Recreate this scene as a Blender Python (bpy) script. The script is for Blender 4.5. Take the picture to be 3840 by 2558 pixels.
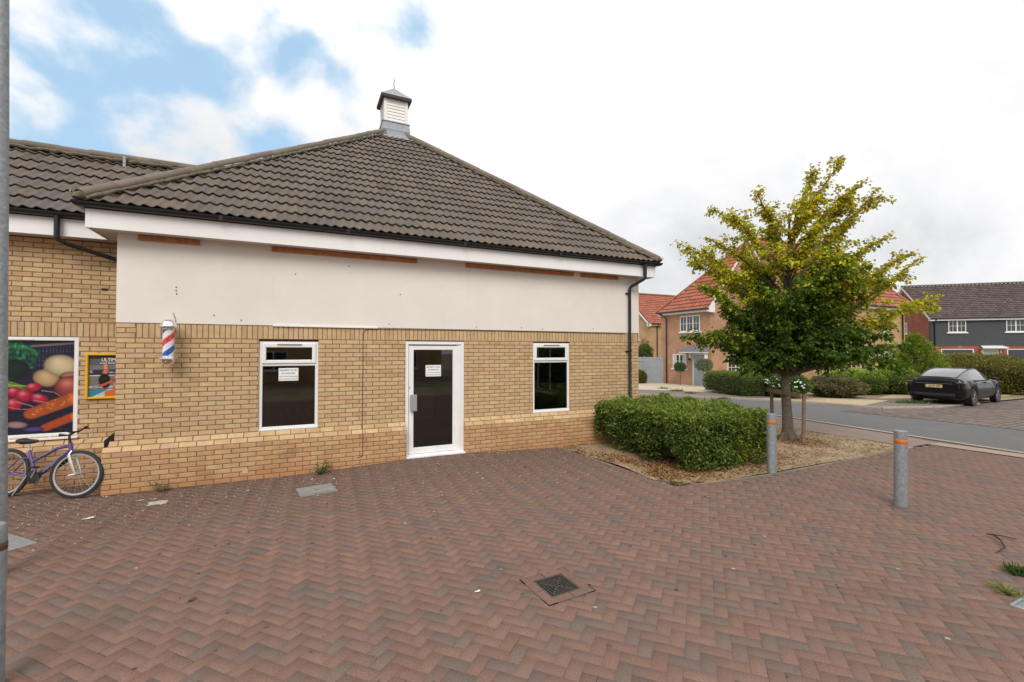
import bpy, bmesh, math, random
import numpy as np
from mathutils import Vector, Matrix
random.seed(7); RNG = np.random.default_rng(11)
for o in list(bpy.data.objects): bpy.data.objects.remove(o)
S = bpy.context.scene; COL = S.collection
PI = math.pi; R = math.radians

# ------------------------------------------------------------ camera
YAW, PITCH = 0.4415, 0.0207
CAM = Vector((2.395, -8.45, 2.0676))
cd = bpy.data.cameras.new('camera'); cam = bpy.data.objects.new('camera', cd); COL.objects.link(cam)
cam.location = CAM; cam.rotation_euler = (PI/2 + PITCH, 0, -YAW)
cd.sensor_width = 36; cd.lens = 36*1700/3840; cd.clip_start = .05; cd.clip_end = 2000
S.camera = cam
S.render.resolution_x = 1024; S.render.resolution_y = 682

# ------------------------------------------------------------ world, sun, exposure
S.view_settings.view_transform = 'Standard'; S.view_settings.look = 'None'
S.view_settings.exposure = 0.10; S.view_settings.gamma = 1
SUN_EL, SUN_AZ = R(43), R(208)      # azimuth clockwise from +Y
W = bpy.data.worlds.new('World'); S.world = W; W.use_nodes = True
def node(nt, kind, **kw):
    n = nt.nodes.new(kind)
    for k, v in kw.items():
        if k in n.inputs: n.inputs[k].default_value = v
        else: setattr(n, k, v)
    return n
def math_n(nt, op, a, b=None, clamp=False):
    n = nt.nodes.new('ShaderNodeMath'); n.operation = op; n.use_clamp = clamp
    for i, v in enumerate((a, b)):
        if v is None: continue
        if isinstance(v, (int, float)): n.inputs[i].default_value = v
        else: nt.links.new(v, n.inputs[i])
    return n.outputs[0]
def maprange(nt, v, a, b, c=0., d=1., smooth=True):
    n = nt.nodes.new('ShaderNodeMapRange'); n.interpolation_type = 'SMOOTHSTEP' if smooth else 'LINEAR'
    nt.links.new(v, n.inputs[0])
    for i, x in enumerate((a, b, c, d)): n.inputs[i+1].default_value = x
    return n.outputs[0]
def mixc(nt, f, a, b, blend='MIX'):
    n = nt.nodes.new('ShaderNodeMix'); n.data_type = 'RGBA'; n.blend_type = blend
    for s, v in ((0, f), (6, a), (7, b)):
        if isinstance(v, (int, float)): n.inputs[s].default_value = v
        elif isinstance(v, tuple): n.inputs[s].default_value = (*v[:3], 1)
        else: nt.links.new(v, n.inputs[s])
    return n.outputs[2]
def camdir(px, py):
    r = Vector((math.cos(YAW), -math.sin(YAW), 0)); f0 = Vector((math.sin(YAW), math.cos(YAW), 0)); u0 = Vector((0, 0, 1))
    f = f0*math.cos(PITCH) + u0*math.sin(PITCH); u = -f0*math.sin(PITCH) + u0*math.cos(PITCH)
    return (f + r*((px-1920)/1700) - u*((py-1279)/1700)).normalized()
def build_world():
    nt = W.node_tree; nt.nodes.clear()
    out = node(nt, 'ShaderNodeOutputWorld'); bg = node(nt, 'ShaderNodeBackground', Strength=.1)
    sky = nt.nodes.new('ShaderNodeTexSky'); sky.sky_type = 'NISHITA'; sky.sun_disc = False
    sky.sun_elevation = SUN_EL; sky.sun_rotation = SUN_AZ; sky.ozone_density = 1.3; sky.dust_density = .6
    tc = node(nt, 'ShaderNodeTexCoord'); D = tc.outputs['Generated']
    # flatten directions onto a cloud layer so the clouds stretch towards the horizon
    sep = node(nt, 'ShaderNodeSeparateXYZ'); nt.links.new(D, sep.inputs[0])
    zz = math_n(nt, 'ADD', math_n(nt, 'MAXIMUM', sep.outputs[2], 0.0), .75)
    cmb = node(nt, 'ShaderNodeCombineXYZ')
    nt.links.new(math_n(nt, 'DIVIDE', sep.outputs[0], zz), cmb.inputs[0]); nt.links.new(math_n(nt, 'DIVIDE', sep.outputs[1], zz), cmb.inputs[1])
    n1 = node(nt, 'ShaderNodeTexNoise', Scale=6.2, Detail=9., Roughness=.50, Distortion=.15); nt.links.new(cmb.outputs[0], n1.inputs['Vector'])
    n2 = node(nt, 'ShaderNodeTexNoise', Scale=2.3, Detail=6., Roughness=.55, Distortion=.3); nt.links.new(cmb.outputs[0], n2.inputs['Vector'])
    # a break in the overcast, around one bearing of the sky
    def lobe(px, py, a, b):
        v = camdir(px, py); dp = node(nt, 'ShaderNodeVectorMath', operation='DOT_PRODUCT'); nt.links.new(D, dp.inputs[0]); dp.inputs[1].default_value = v
        return maprange(nt, dp.outputs['Value'], math.cos(R(a)), math.cos(R(b)))
    brk = math_n(nt, 'MAXIMUM', lobe(150, 120, 36, 16), math_n(nt, 'MULTIPLY', lobe(1690, -260, 19, 5), .80))
    cover = math_n(nt, 'SUBTRACT', 1.25, math_n(nt, 'MULTIPLY', brk, .318))
    val = math_n(nt, 'ADD', math_n(nt, 'MULTIPLY', n1.outputs[0], 1.0), math_n(nt, 'SUBTRACT', cover, .88))
    mask = maprange(nt, val, .455, .625)
    # cloud brightness: very bright overhead-right, soft grey folds lower down
    folds = maprange(nt, n2.outputs[0], .38, .62)
    low = maprange(nt, sep.outputs[2], .20, .62)
    g = mixc(nt, folds, (9.3, 9.3, 9.4), (6.7, 6.8, 7.1))
    cloud = mixc(nt, low, g, (10.6, 10.6, 10.6))
    skyc = mixc(nt, .72, sky.outputs[0], (5.1, 7.7, 10.2))
    c = mixc(nt, mask, skyc, cloud)
    nt.links.new(c, bg.inputs['Color']); nt.links.new(bg.outputs[0], out.inputs[0])
build_world()
sd = bpy.data.lights.new('sun', 'SUN'); sd.energy = 2.1; sd.angle = R(32); sd.color = (1, .955, .88)
sun = bpy.data.objects.new('sun', sd); COL.objects.link(sun)
sv = Vector((math.sin(SUN_AZ)*math.cos(SUN_EL), math.cos(SUN_AZ)*math.cos(SUN_EL), math.sin(SUN_EL)))
sun.rotation_euler = (-sv).to_track_quat('-Z', 'Y').to_euler()

# ------------------------------------------------------------ materials
def srgb(r, g, b):
    f = lambda c: (c/255/12.92) if c/255 <= .04045 else ((c/255+.055)/1.055)**2.4
    return (f(r), f(g), f(b))
MATS = {}
def mat(name, color=(.5, .5, .5), rough=.6, metal=0., attr=False, noise=None, bump=None, spec=.5, stain=None, coat=0., coords='Object'):
    """principled material. noise=(scale, amount) mottles the colour; bump=(scale, height); stain=(color, scale, lo, hi)"""
    if name in MATS: return MATS[name]
    m = bpy.data.materials.new(name); m.use_nodes = True; nt = m.node_tree
    b = nt.nodes['Principled BSDF']; b.inputs['Roughness'].default_value = rough; b.inputs['Metallic'].default_value = metal
    b.inputs['Specular IOR Level'].default_value = spec; b.inputs['Coat Weight'].default_value = coat
    tc = node(nt, 'ShaderNodeTexCoord'); V = tc.outputs[coords]
    if attr:
        a = node(nt, 'ShaderNodeAttribute'); a.attribute_name = 'col'; c = a.outputs['Color']
    else:
        rgb = node(nt, 'ShaderNodeRGB'); rgb.outputs[0].default_value = (*color, 1); c = rgb.outputs[0]
    if noise:
        n = node(nt, 'ShaderNodeTexNoise', Scale=noise[0], Detail=6., Roughness=.65); nt.links.new(V, n.inputs['Vector'])
        v = maprange(nt, n.outputs[0], .3, .7, 1-noise[1], 1+noise[1], False)
        vm = node(nt, 'ShaderNodeVectorMath', operation='SCALE'); nt.links.new(c, vm.inputs[0]); nt.links.new(v, vm.inputs['Scale']); c = vm.outputs[0]
    for st in (stain or []):
        n = node(nt, 'ShaderNodeTexNoise', Scale=st[1], Detail=7., Roughness=.7); nt.links.new(V, n.inputs['Vector'])
        c = mixc(nt, maprange(nt, n.outputs[0], st[2], st[3]), c, st[0])
    nt.links.new(c, b.inputs['Base Color'])
    if bump:
        n = node(nt, 'ShaderNodeTexNoise', Scale=bump[0], Detail=5., Roughness=.6); nt.links.new(V, n.inputs['Vector'])
        bp = node(nt, 'ShaderNodeBump', Strength=1., Distance=bump[1]); nt.links.new(n.outputs[0], bp.inputs['Height']); nt.links.new(bp.outputs[0], b.inputs['Normal'])
    MATS[name] = m; return m
def mat_leaf(name, trans=.38, rough=.6):
    if name in MATS: return MATS[name]
    m = bpy.data.materials.new(name); m.use_nodes = True; nt = m.node_tree; b = nt.nodes['Principled BSDF']
    a = node(nt, 'ShaderNodeAttribute'); a.attribute_name = 'col'
    nt.links.new(a.outputs['Color'], b.inputs['Base Color']); b.inputs['Roughness'].default_value = rough; b.inputs['Specular IOR Level'].default_value = .16
    t = node(nt, 'ShaderNodeBsdfTranslucent'); nt.links.new(a.outputs['Color'], t.inputs['Color'])
    mx = node(nt, 'ShaderNodeMixShader'); mx.inputs[0].default_value = trans
    nt.links.new(b.outputs[0], mx.inputs[1]); nt.links.new(t.outputs[0], mx.inputs[2]); nt.links.new(mx.outputs[0], nt.nodes['Material Output'].inputs[0])
    MATS[name] = m; return m
def mat_glass(name, tint=(.9, .92, .92), ior=1.5, rough=.0):
    if name in MATS: return MATS[name]
    m = bpy.data.materials.new(name); m.use_nodes = True; nt = m.node_tree; nt.nodes.remove(nt.nodes['Principled BSDF'])
    t = node(nt, 'ShaderNodeBsdfTransparent'); t.inputs[0].default_value = (*tint, 1)
    g = node(nt, 'ShaderNodeBsdfGlossy', Roughness=rough); f = node(nt, 'ShaderNodeFresnel', IOR=ior)
    f2 = math_n(nt, 'MULTIPLY', f.outputs[0], 1.7, True)
    mx = node(nt, 'ShaderNodeMixShader'); nt.links.new(f2, mx.inputs[0]); nt.links.new(t.outputs[0], mx.inputs[1]); nt.links.new(g.outputs[0], mx.inputs[2])
    nt.links.new(mx.outputs[0], nt.nodes['Material Output'].inputs[0]); MATS[name] = m; return m
def mat_brick(name, c1, c2, mortar, rows=.075, width=.225, offset=.5, bumpd=.004):
    """brick texture for far walls, laid by object coordinates of the wall (x+y along, z up)"""
    if name in MATS: return MATS[name]
    m = bpy.data.materials.new(name); m.use_nodes = True; nt = m.node_tree; b = nt.nodes['Principled BSDF']; b.inputs['Roughness'].default_value = .85
    tc = node(nt, 'ShaderNodeTexCoord'); sp = node(nt, 'ShaderNodeSeparateXYZ'); nt.links.new(tc.outputs['Object'], sp.inputs[0])
    cb = node(nt, 'ShaderNodeCombineXYZ'); nt.links.new(math_n(nt, 'ADD', sp.outputs[0], sp.outputs[1]), cb.inputs[0]); nt.links.new(sp.outputs[2], cb.inputs[1])
    br = node(nt, 'ShaderNodeTexBrick'); br.offset = offset; nt.links.new(cb.outputs[0], br.inputs['Vector'])
    for k, v in (('Scale', 1.), ('Mortar Size', .006), ('Brick Width', width), ('Row Height', rows), ('Bias', 0.)): br.inputs[k].default_value = v
    br.inputs['Color1'].default_value = (*c1, 1); br.inputs['Color2'].default_value = (*c2, 1); br.inputs['Mortar'].default_value = (*mortar, 1)
    n = node(nt, 'ShaderNodeTexNoise', Scale=1.3, Detail=5.); nt.links.new(tc.outputs['Object'], n.inputs['Vector'])
    vm = node(nt, 'ShaderNodeVectorMath', operation='SCALE'); nt.links.new(br.outputs[0], vm.inputs[0]); nt.links.new(maprange(nt, n.outputs[0], .3, .7, .88, 1.12), vm.inputs['Scale'])
    nt.links.new(vm.outputs[0], b.inputs['Base Color'])
    bp = node(nt, 'ShaderNodeBump', Strength=1., Distance=-bumpd); nt.links.new(br.outputs['Fac'], bp.inputs['Height']); nt.links.new(bp.outputs[0], b.inputs['Normal'])
    MATS[name] = m; return m

# ------------------------------------------------------------ mesh helpers
class MB:
    def __init__(s): s.v = []; s.f = []; s.c = []; s.m = []; s.cc = (1, 1, 1); s.mi = 0
    def face(s, pts, c=None, mi=None):
        i = len(s.v); s.v += [tuple(p) for p in pts]; s.f.append(tuple(range(i, i+len(pts)))); s.c.append(c or s.cc); s.m.append(s.mi if mi is None else mi)
    def box(s, a, b, c=None, skip='', mi=None):
        x0, y0, z0 = [min(p, q) for p, q in zip(a, b)]; x1, y1, z1 = [max(p, q) for p, q in zip(a, b)]
        P = [(x0,y0,z0),(x1,y0,z0),(x1,y1,z0),(x0,y1,z0),(x0,y0,z1),(x1,y0,z1),(x1,y1,z1),(x0,y1,z1)]
        for k, f in (('b',(0,3,2,1)),('t',(4,5,6,7)),('f',(0,1,5,4)),('k',(2,3,7,6)),('l',(3,0,4,7)),('r',(1,2,6,5))):
            if k not in skip: s.face([P[i] for i in f], c, mi)
    def cbox(s, a, b, ch=.004, c=None):
        """box with chamfered edges"""
        x0, y0, z0 = [min(p, q) for p, q in zip(a, b)]; x1, y1, z1 = [max(p, q) for p, q in zip(a, b)]
        bm = bmesh.new(); bmesh.ops.create_cube(bm, size=1)
        for v in bm.verts: v.co = Vector(((x0+x1)/2+v.co.x*(x1-x0), (y0+y1)/2+v.co.y*(y1-y0), (z0+z1)/2+v.co.z*(z1-z0)))
        bmesh.ops.bevel(bm, geom=list(bm.edges), offset=min(ch, .45*min(x1-x0, y1-y0, z1-z0)), segments=1, affect='EDGES')
        s.add_bm(bm, c)
    def add_bm(s, bm, c=None, M=None):
        i = len(s.v)
        bm.verts.index_update()
        s.v += [tuple((M @ v.co) if M else v.co) for v in bm.verts]
        for f in bm.faces: s.f.append(tuple(i+v.index for v in f.verts)); s.c.append(c or s.cc); s.m.append(s.mi)
        bm.free()
    def tube(s, path, r, n=10, c=None, cap=True):
        """round tube through points; r is one radius or a list"""
        P = [Vector(p) for p in path]; rs = r if isinstance(r, (list, tuple)) else [r]*len(P)
        rings = []; up = None
        for i, p in enumerate(P):
            t = (P[min(i+1, len(P)-1)] - P[max(i-1, 0)]).normalized()
            if up is None:
                up = t.orthogonal().normalized()
            up = (up - t*up.dot(t)); up = up.normalized() if up.length > 1e-6 else t.orthogonal().normalized()
            w = t.cross(up); i0 = len(s.v)
            for k in range(n):
                a = 2*PI*k/n; s.v.append(tuple(p + (up*math.cos(a) + w*math.sin(a))*rs[i]))
            rings.append(i0)
        for a, b in zip(rings, rings[1:]):
            for k in range(n): s.f.append((a+k, a+(k+1) % n, b+(k+1) % n, b+k)); s.c.append(c or s.cc); s.m.append(s.mi)
        if cap:
            s.f.append(tuple(rings[0]+k for k in reversed(range(n)))); s.c.append(c or s.cc); s.m.append(s.mi)
            s.f.append(tuple(rings[-1]+k for k in range(n))); s.c.append(c or s.cc); s.m.append(s.mi)
    def lathe(s, prof, center=(0, 0, 0), n=32, c=None):
        """profile of (r, z) turned about the vertical"""
        cx, cy, cz = center; i0 = len(s.v)
        for r, z in prof:
            for k in range(n): a = 2*PI*k/n; s.v.append((cx+r*math.cos(a), cy+r*math.sin(a), cz+z))
        for j in range(len(prof)-1):
            for k in range(n):
                a = i0+j*n; s.f.append((a+k, a+(k+1) % n, a+n+(k+1) % n, a+n+k)); s.c.append(c(j, k) if callable(c) else (c or s.cc)); s.m.append(s.mi)
    def xform(s, M): s.v = [tuple(M @ Vector(p)) for p in s.v]; return s
    def build(s, name, mats, parent=None, smooth=False, loc=None, rot=None):
        me = bpy.data.meshes.new(name); me.from_pydata(s.v, [], s.f)
        mats = mats if isinstance(mats, (list, tuple)) else [mats]
        for m in mats: me.materials.append(m)
        if len(mats) > 1: me.polygons.foreach_set('material_index', s.m)
        at = me.color_attributes.new('col', 'FLOAT_COLOR', 'CORNER')
        cnt = np.array([len(f) for f in s.f]); arr = np.ones((int(cnt.sum()), 4)); arr[:, :3] = np.repeat(np.array([c[:3] for c in s.c], dtype=float), cnt, axis=0)
        at.data.foreach_set('color', arr.ravel())
        if smooth:
            me.polygons.foreach_set('use_smooth', [True]*len(me.polygons))
            try: me.set_sharp_from_angle(angle=R(40))
            except Exception: pass
        me.update(); o = bpy.data.objects.new(name, me); COL.objects.link(o)
        if parent: o.parent = parent
        if loc is not None: o.location = loc
        if rot is not None: o.rotation_euler = rot
        return o
def npmesh(name, V, F, C, m, parent=None, smooth=False, loc=None):
    """V (n,3) F (k,4) or (k,3) C (k,3) per-face colour"""
    me = bpy.data.meshes.new(name); k, w = F.shape
    me.vertices.add(len(V)); me.vertices.foreach_set('co', V.astype(np.float32).ravel())
    me.loops.add(k*w); me.loops.foreach_set('vertex_index', F.astype(np.int32).ravel())
    me.polygons.add(k); me.polygons.foreach_set('loop_start', np.arange(k, dtype=np.int32)*w)
    try: me.polygons.foreach_set('loop_total', np.full(k, w, dtype=np.int32))
    except Exception: pass
    me.update(calc_edges=True); me.materials.append(m)
    at = me.color_attributes.new('col', 'FLOAT_COLOR', 'CORNER'); arr = np.ones((k*w, 4)); arr[:, :3] = np.repeat(C, w, axis=0)
    at.data.foreach_set('color', arr.ravel())
    if smooth: me.polygons.foreach_set('use_smooth', [True]*k)
    me.validate(); o = bpy.data.objects.new(name, me); COL.objects.link(o)
    if parent: o.parent = parent
    if loc is not None: o.location = loc
    return o
def tag(o, label=None, cat=None, group=None, kind=None):
    if label: o['label'] = label
    if cat: o['category'] = cat
    if group: o['group'] = group
    if kind: o['kind'] = kind
    return o
def empty(name, loc=(0, 0, 0), rz=0, **kw):
    o = bpy.data.objects.new(name, None); COL.objects.link(o); o.location = loc; o.rotation_euler = (0, 0, rz); o.empty_display_size = .2
    return tag(o, **kw)
def kids(o): return [c for c in bpy.data.objects if c.parent == o]
def copy_tree(o, parent=None):
    c = o.copy(); COL.objects.link(c); c.parent = parent
    for ch in kids(o): copy_tree(ch, c)
    return c
def text_obj(name, s, size, m, parent, loc, rot=(PI/2, 0, 0), align='CENTER', sx=1.):
    cu = bpy.data.curves.new(name, 'FONT'); cu.body = s; cu.size = size; cu.align_x = align; cu.extrude = .0003; cu.resolution_u = 2; cu.offset = size*.012
    t = bpy.data.objects.new(name, cu); COL.objects.link(t); bpy.context.view_layer.update()
    me = bpy.data.meshes.new_from_object(t); bpy.data.objects.remove(t); me.materials.clear(); me.materials.append(m)
    o = bpy.data.objects.new(name, me); COL.objects.link(o); o.parent = parent; o.location = loc; o.rotation_euler = rot; o.scale = (sx, 1, 1)
    return o

# ------------------------------------------------------------ terrain height: level forecourt, gentle fall beyond the road
def dep(x, y): return (x-CAM.x)*math.sin(YAW) + (y-CAM.y)*math.cos(YAW)
def gz(x, y): return -.014*min(26, max(0, dep(x, y)-14))
def gzp(x, y):   # paving also rises to the shop door
    b = .085*math.exp(-((x-4.85)/1.9)**2)*math.exp(-(max(0, -y-.1)/1.3)**2)
    return gz(x, y) + b
def at(px, py, d):
    return CAM + (camdir(px, py)*(1/ camdir(px, py).dot(camdir(1920, 1279))))*d
def sheet(name, poly, zoff, m, **kw):
    bm = bmesh.new(); bm.faces.new([bm.verts.new((x, y, 0)) for x, y in poly])
    for dd in (14, 40):
        co = Vector((CAM.x+math.sin(YAW)*dd, CAM.y+math.cos(YAW)*dd, 0))
        bmesh.ops.bisect_plane(bm, geom=list(bm.verts)+list(bm.edges)+list(bm.faces), plane_co=co, plane_no=Vector((math.sin(YAW), math.cos(YAW), 0)))
    for v in bm.verts: v.co.z = gz(v.co.x, v.co.y) + zoff
    bmesh.ops.recalc_face_normals(bm, faces=bm.faces)
    for f in bm.faces:
        if f.normal.z < 0: f.normal_flip()
    me = bpy.data.meshes.new(name); bm.to_mesh(me); bm.free(); me.materials.append(m)
    o = bpy.data.objects.new(name, me); COL.objects.link(o); tag(o, **kw); return o
def offset_line(pts, d):
    out = []
    for i, p in enumerate(pts):
        a = Vector(pts[max(i-1, 0)]); b = Vector(pts[min(i+1, len(pts)-1)]); t = (b-a).normalized(); out.append((p[0]-t.y*d, p[1]+t.x*d))
    return out
def kerb(name, pts, w, z0, z1, m, seg=.915, **kw):
    """kerb stones along a line, each a chamfered block"""
    mb = MB(); P = [Vector(p) for p in pts]; 
    acc = [0]
    for a, b in zip(P, P[1:]): acc.append(acc[-1]+(b-a).length)
    def pt(s):
        for i in range(len(P)-1):
            if s <= acc[i+1] or i == len(P)-2: return P[i].lerp(P[i+1], (s-acc[i])/(acc[i+1]-acc[i]))
    n = max(1, round(acc[-1]/seg))
    for k in range(n):
        a = pt(acc[-1]*k/n); b = pt(acc[-1]*(k+1)/n); t = (b-a).normalized(); nn = Vector((-t.y, t.x)); a = a+t*.004; b = b-t*.004
        g = random.uniform(.88, 1.08); c = (g, g, g)
        L = []
        for p in (a, b):
            z = gz(p.x, p.y)
            L.append([(p.x, p.y, z+z0), (p.x, p.y, z+z1-.012), (p.x+nn.x*.012, p.y+nn.y*.012, z+z1), (p.x+nn.x*w, p.y+nn.y*w, z+z1), (p.x+nn.x*w, p.y+nn.y*w, z+z0)])
        for i in range(4): mb.face([L[0][i], L[1][i], L[1][i+1], L[0][i+1]], c)
        mb.face(L[0][::-1], c); mb.face(L[1], c)
    return tag(mb.build(name, m), **kw)

# ------------------------------------------------------------ material palette
M_BRICK = mat('buff_brick', attr=True, rough=.88, noise=(9, .13), bump=(60, .002), stain=[((.30, .19, .09), 2.3, .63, .80), ((.66, .56, .45), 5.5, .68, .80)])
M_PLINTH = mat('plinth_brick', attr=True, rough=.9, noise=(7, .15), bump=(60, .002), stain=[((.24, .13, .07), 1.4, .56, .8)])
def splash(m, col, h):
    nt = m.node_tree; b = nt.nodes['Principled BSDF']; src = b.inputs['Base Color'].links[0].from_socket
    tc = node(nt, 'ShaderNodeTexCoord'); sp = node(nt, 'ShaderNodeSeparateXYZ'); nt.links.new(tc.outputs['Object'], sp.inputs[0])
    n = node(nt, 'ShaderNodeTexNoise', Scale=2.3, Detail=7., Roughness=.65); nt.links.new(tc.outputs['Object'], n.inputs['Vector'])
    v = math_n(nt, 'ADD', sp.outputs[2], math_n(nt, 'MULTIPLY', n.outputs[0], h*1.6)); nt.links.new(mixc(nt, math_n(nt, 'MULTIPLY', maprange(nt, v, h*2.0, h*.9), .6), src, col), b.inputs['Base Color'])
splash(M_PLINTH, (.44, .205, .085), .22)
M_MORTAR = mat('mortar', (.165, .120, .072), rough=.95, noise=(30, .2))
M_RENDER = mat('cream_render', (.745, .695, .645), rough=.85, noise=(1.1, .05), bump=(70, .0012), stain=[((.56, .50, .44), 1.7, .62, .98), ((.45, .41, .36), 22, .75, .81)])
M_WHITE = mat('white_upvc', (.80, .80, .80), rough=.35, noise=(4, .04), stain=[((.58, .55, .50), 3.2, .66, .95)])
M_FASCIA = mat('white_fascia_board', (.82, .815, .805), rough=.42, noise=(2, .04), stain=[((.52, .50, .45), 5, .66, .9)])
M_SOFFIT = mat('soffit_board', (.60, .56, .52), rough=.6, noise=(2, .06))
M_BLACK = mat('black_plastic', (.012, .012, .013), rough=.32, noise=(6, .3), stain=[((.05, .045, .04), 6, .6, .85)])
M_TILE = mat('concrete_roof_tile', attr=True, rough=.92, noise=(14, .16), bump=(90, .002), stain=[((.26, .225, .17), 2.6, .62, .85), ((.06, .05, .04), 3.7, .60, .88)])
M_RIDGE = mat('ridge_tile', attr=True, rough=.9, noise=(10, .12), bump=(60, .003), stain=[((.25, .21, .13), 4, .58, .8)])
M_BED = mat('ridge_bedding_mortar', (.155, .130, .090), rough=.95, noise=(18, .4), bump=(30, .012), stain=[((.12, .11, .05), 8, .5, .7)])
M_TIMBER = mat('bare_timber', (.44, .17, .062), rough=.75, noise=(14, .35))
M_LEAD = mat('lead_flashing', (.29, .31, .34), rough=.55, metal=.25, noise=(9, .16), bump=(20, .004), stain=[((.5, .52, .54), 6, .6, .8)])
M_GLASS = mat_glass('window_glass')
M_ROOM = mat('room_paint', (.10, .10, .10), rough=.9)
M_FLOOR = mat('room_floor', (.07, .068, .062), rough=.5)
M_GREY = mat('grey_metal', (.36, .36, .35), rough=.45, metal=.3, noise=(20, .1))
M_CHROME = mat('chrome', (.82, .82, .83), rough=.12, metal=1.)
M_GALV = mat('galvanised_steel', (.27, .29, .31), rough=.55, metal=.35, noise=(26, .28), stain=[((.42, .45, .47), 14, .56, .72), ((.15, .15, .13), 5, .6, .85)])
M_INK = mat('black_ink', (.03, .03, .03), rough=.8)
M_PAPER = mat('white_paper', (.78, .79, .80), rough=.8)
M_PRINT = mat('printed_graphic', attr=True, rough=.35)
M_YELLOW = mat('yellow_frame', (.72, .42, .012), rough=.4, noise=(6, .1))
M_RUBBER = mat('tyre_rubber', (.025, .025, .027), rough=.85, noise=(20, .2))

BUFF = [(.525, .36, .195), (.545, .38, .205), (.51, .34, .182), (.53, .345, .20), (.555, .40, .21), (.47, .305, .155), (.535, .36, .215)]
PLIN = [(.50, .30, .15), (.52, .32, .16), (.475, .27, .13), (.51, .28, .15), (.46, .265, .122), (.535, .335, .165)]
def jit(c, a=.045):
    g = random.uniform(1-a, 1+a); return tuple(x*g for x in c)
def minus(a, b, holes, z):
    segs = [(a, b)]
    for h0, h1, z0, z1 in holes:
        if z0 < z < z1:
            segs = [q for s in segs for q in ((s[0], min(s[1], h0)), (max(s[0], h1), s[1])) if q[1]-q[0] > .012]
    return segs
def brick_block(mb, O, u, up, n, u0, u1, v0, v1, pal, proud=.004, ch=.0035):
    O = Vector(O); pt = lambda a, b, d: O + u*a + up*b + n*d
    o = [pt(u0, v0, 0), pt(u1, v0, 0), pt(u1, v1, 0), pt(u0, v1, 0)]
    e = random.uniform(-.0008, .0012)
    i = [pt(u0+ch, v0+ch, proud+e), pt(u1-ch, v0+ch, proud+e), pt(u1-ch, v1-ch, proud+e), pt(u0+ch, v1-ch, proud+e)]
    c = jit(random.choice(pal)); mb.face(i, c, 0)
    for k in range(4): mb.face([o[k], o[(k+1) % 4], i[(k+1) % 4], i[k]], c, 0)
def mortar_plane(mb, O, u, up, L, v0, v1, holes):
    us = sorted({0, L, *[h for q in holes for h in q[:2] if 0 < h < L]})
    for a, b in zip(us, us[1:]):
        vs = [(v0, v1)]
        for h0, h1, z0, z1 in holes:
            if h0 < (a+b)/2 < h1: vs = [q for s in vs for q in ((s[0], min(s[1], z0)), (max(s[0], z1), s[1])) if q[1]-q[0] > .001]
        for s0, s1 in vs: mb.face([Vector(O)+u*p+up*q for p, q in ((a, s0), (b, s0), (b, s1), (a, s1))], (1, 1, 1), 1)
def brick_rows(mb, O, u, n, L, v0, rows, holes=(), pal=BUFF, up=Vector((0, 0, 1)), first=0, quoin=.1025, J=.0115, H=.075, mortar=True):
    for r in range(rows):
        z0 = v0+r*H; a = 0.
        if (r+first) % 2: b = quoin
        else: b = .215
        while a < L-.02:
            for s in minus(a, min(b, L), holes, z0+.03): brick_block(mb, O, u, up, n, s[0], s[1], z0+J/2, z0+H-J/2, pal)
            a = b+J; b = a+.215
    if mortar: mortar_plane(mb, O, u, up, L, v0, v0+rows*H, holes)
def soldiers(mb, O, u, n, L, v0, start=0., holes=(), pal=BUFF):
    a = start; up = Vector((0, 0, 1))
    while a < L-.03:
        for s in minus(a, min(a+.065, L), holes, v0+.1): brick_block(mb, O, u, up, n, s[0], s[1], v0+.005, v0+.219, pal)
        a += .075
    if start > 0: brick_rows(mb, O, u, n, start-.01, v0, 3, holes, pal, mortar=False, quoin=.1025)
    mortar_plane(mb, O, u, up, L, v0, v0+.225, holes)
X = Vector((1, 0, 0)); Y = Vector((0, 1, 0)); Z = Vector((0, 0, 1))

# ------------------------------------------------------------ ground, paving, road
M_EARTH = mat('dry_earth', (.25, .19, .12), rough=.95, noise=(1.2, .25), bump=(6, .03), stain=[((.10, .11, .045), .35, .5, .7)])
M_ROAD = mat('asphalt', (.118, .116, .114), rough=.88, noise=(60, .25), bump=(130, .004), stain=[((.16, .155, .15), .7, .5, .8), ((.085, .084, .083), 1.8, .62, .75)])
M_PATH = mat('footway_asphalt', (.235, .175, .148), rough=.92, noise=(35, .2), bump=(120, .003), stain=[((.30, .24, .20), .9, .5, .75)])
M_PATHF = mat('far_footway_asphalt', (.165, .140, .125), rough=.92, noise=(35, .2), bump=(120, .003), stain=[((.22, .19, .16), .9, .5, .75)])
M_SANDY = mat('sandy_crossing', (.42, .33, .21), rough=.95, noise=(8, .25), stain=[((.30, .25, .15), 2.2, .55, .75)])
M_GRAVEL = mat('cream_gravel', (.50, .42, .31), rough=.95, noise=(40, .35), bump=(45, .02))
M_BED_SOIL = mat('dry_bed_soil', (.25, .17, .10), rough=.97, noise=(9, .3), bump=(25, .02), stain=[((.38, .285, .175), 1.6, .40, .62), ((.19, .11, .06), 4, .6, .75)])
M_KERB = mat('kerb_concrete', attr=True, rough=.9, noise=(20, .15), stain=[((.25, .21, .17), 2, .6, .8)])
M_KERB.node_tree.nodes  # concrete tone comes from the attribute times this base
def tint_attr(m, c):
    nt = m.node_tree; a = [n for n in nt.nodes if n.type == 'ATTRIBUTE'][0]; l = a.outputs['Color'].links[0]; dst = l.to_socket
    v = node(nt, 'ShaderNodeVectorMath', operation='MULTIPLY'); nt.links.new(a.outputs['Color'], v.inputs[0]); v.inputs[1].default_value = c; nt.links.new(v.outputs[0], dst)
tint_attr(M_KERB, (.37, .30, .245))
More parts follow.
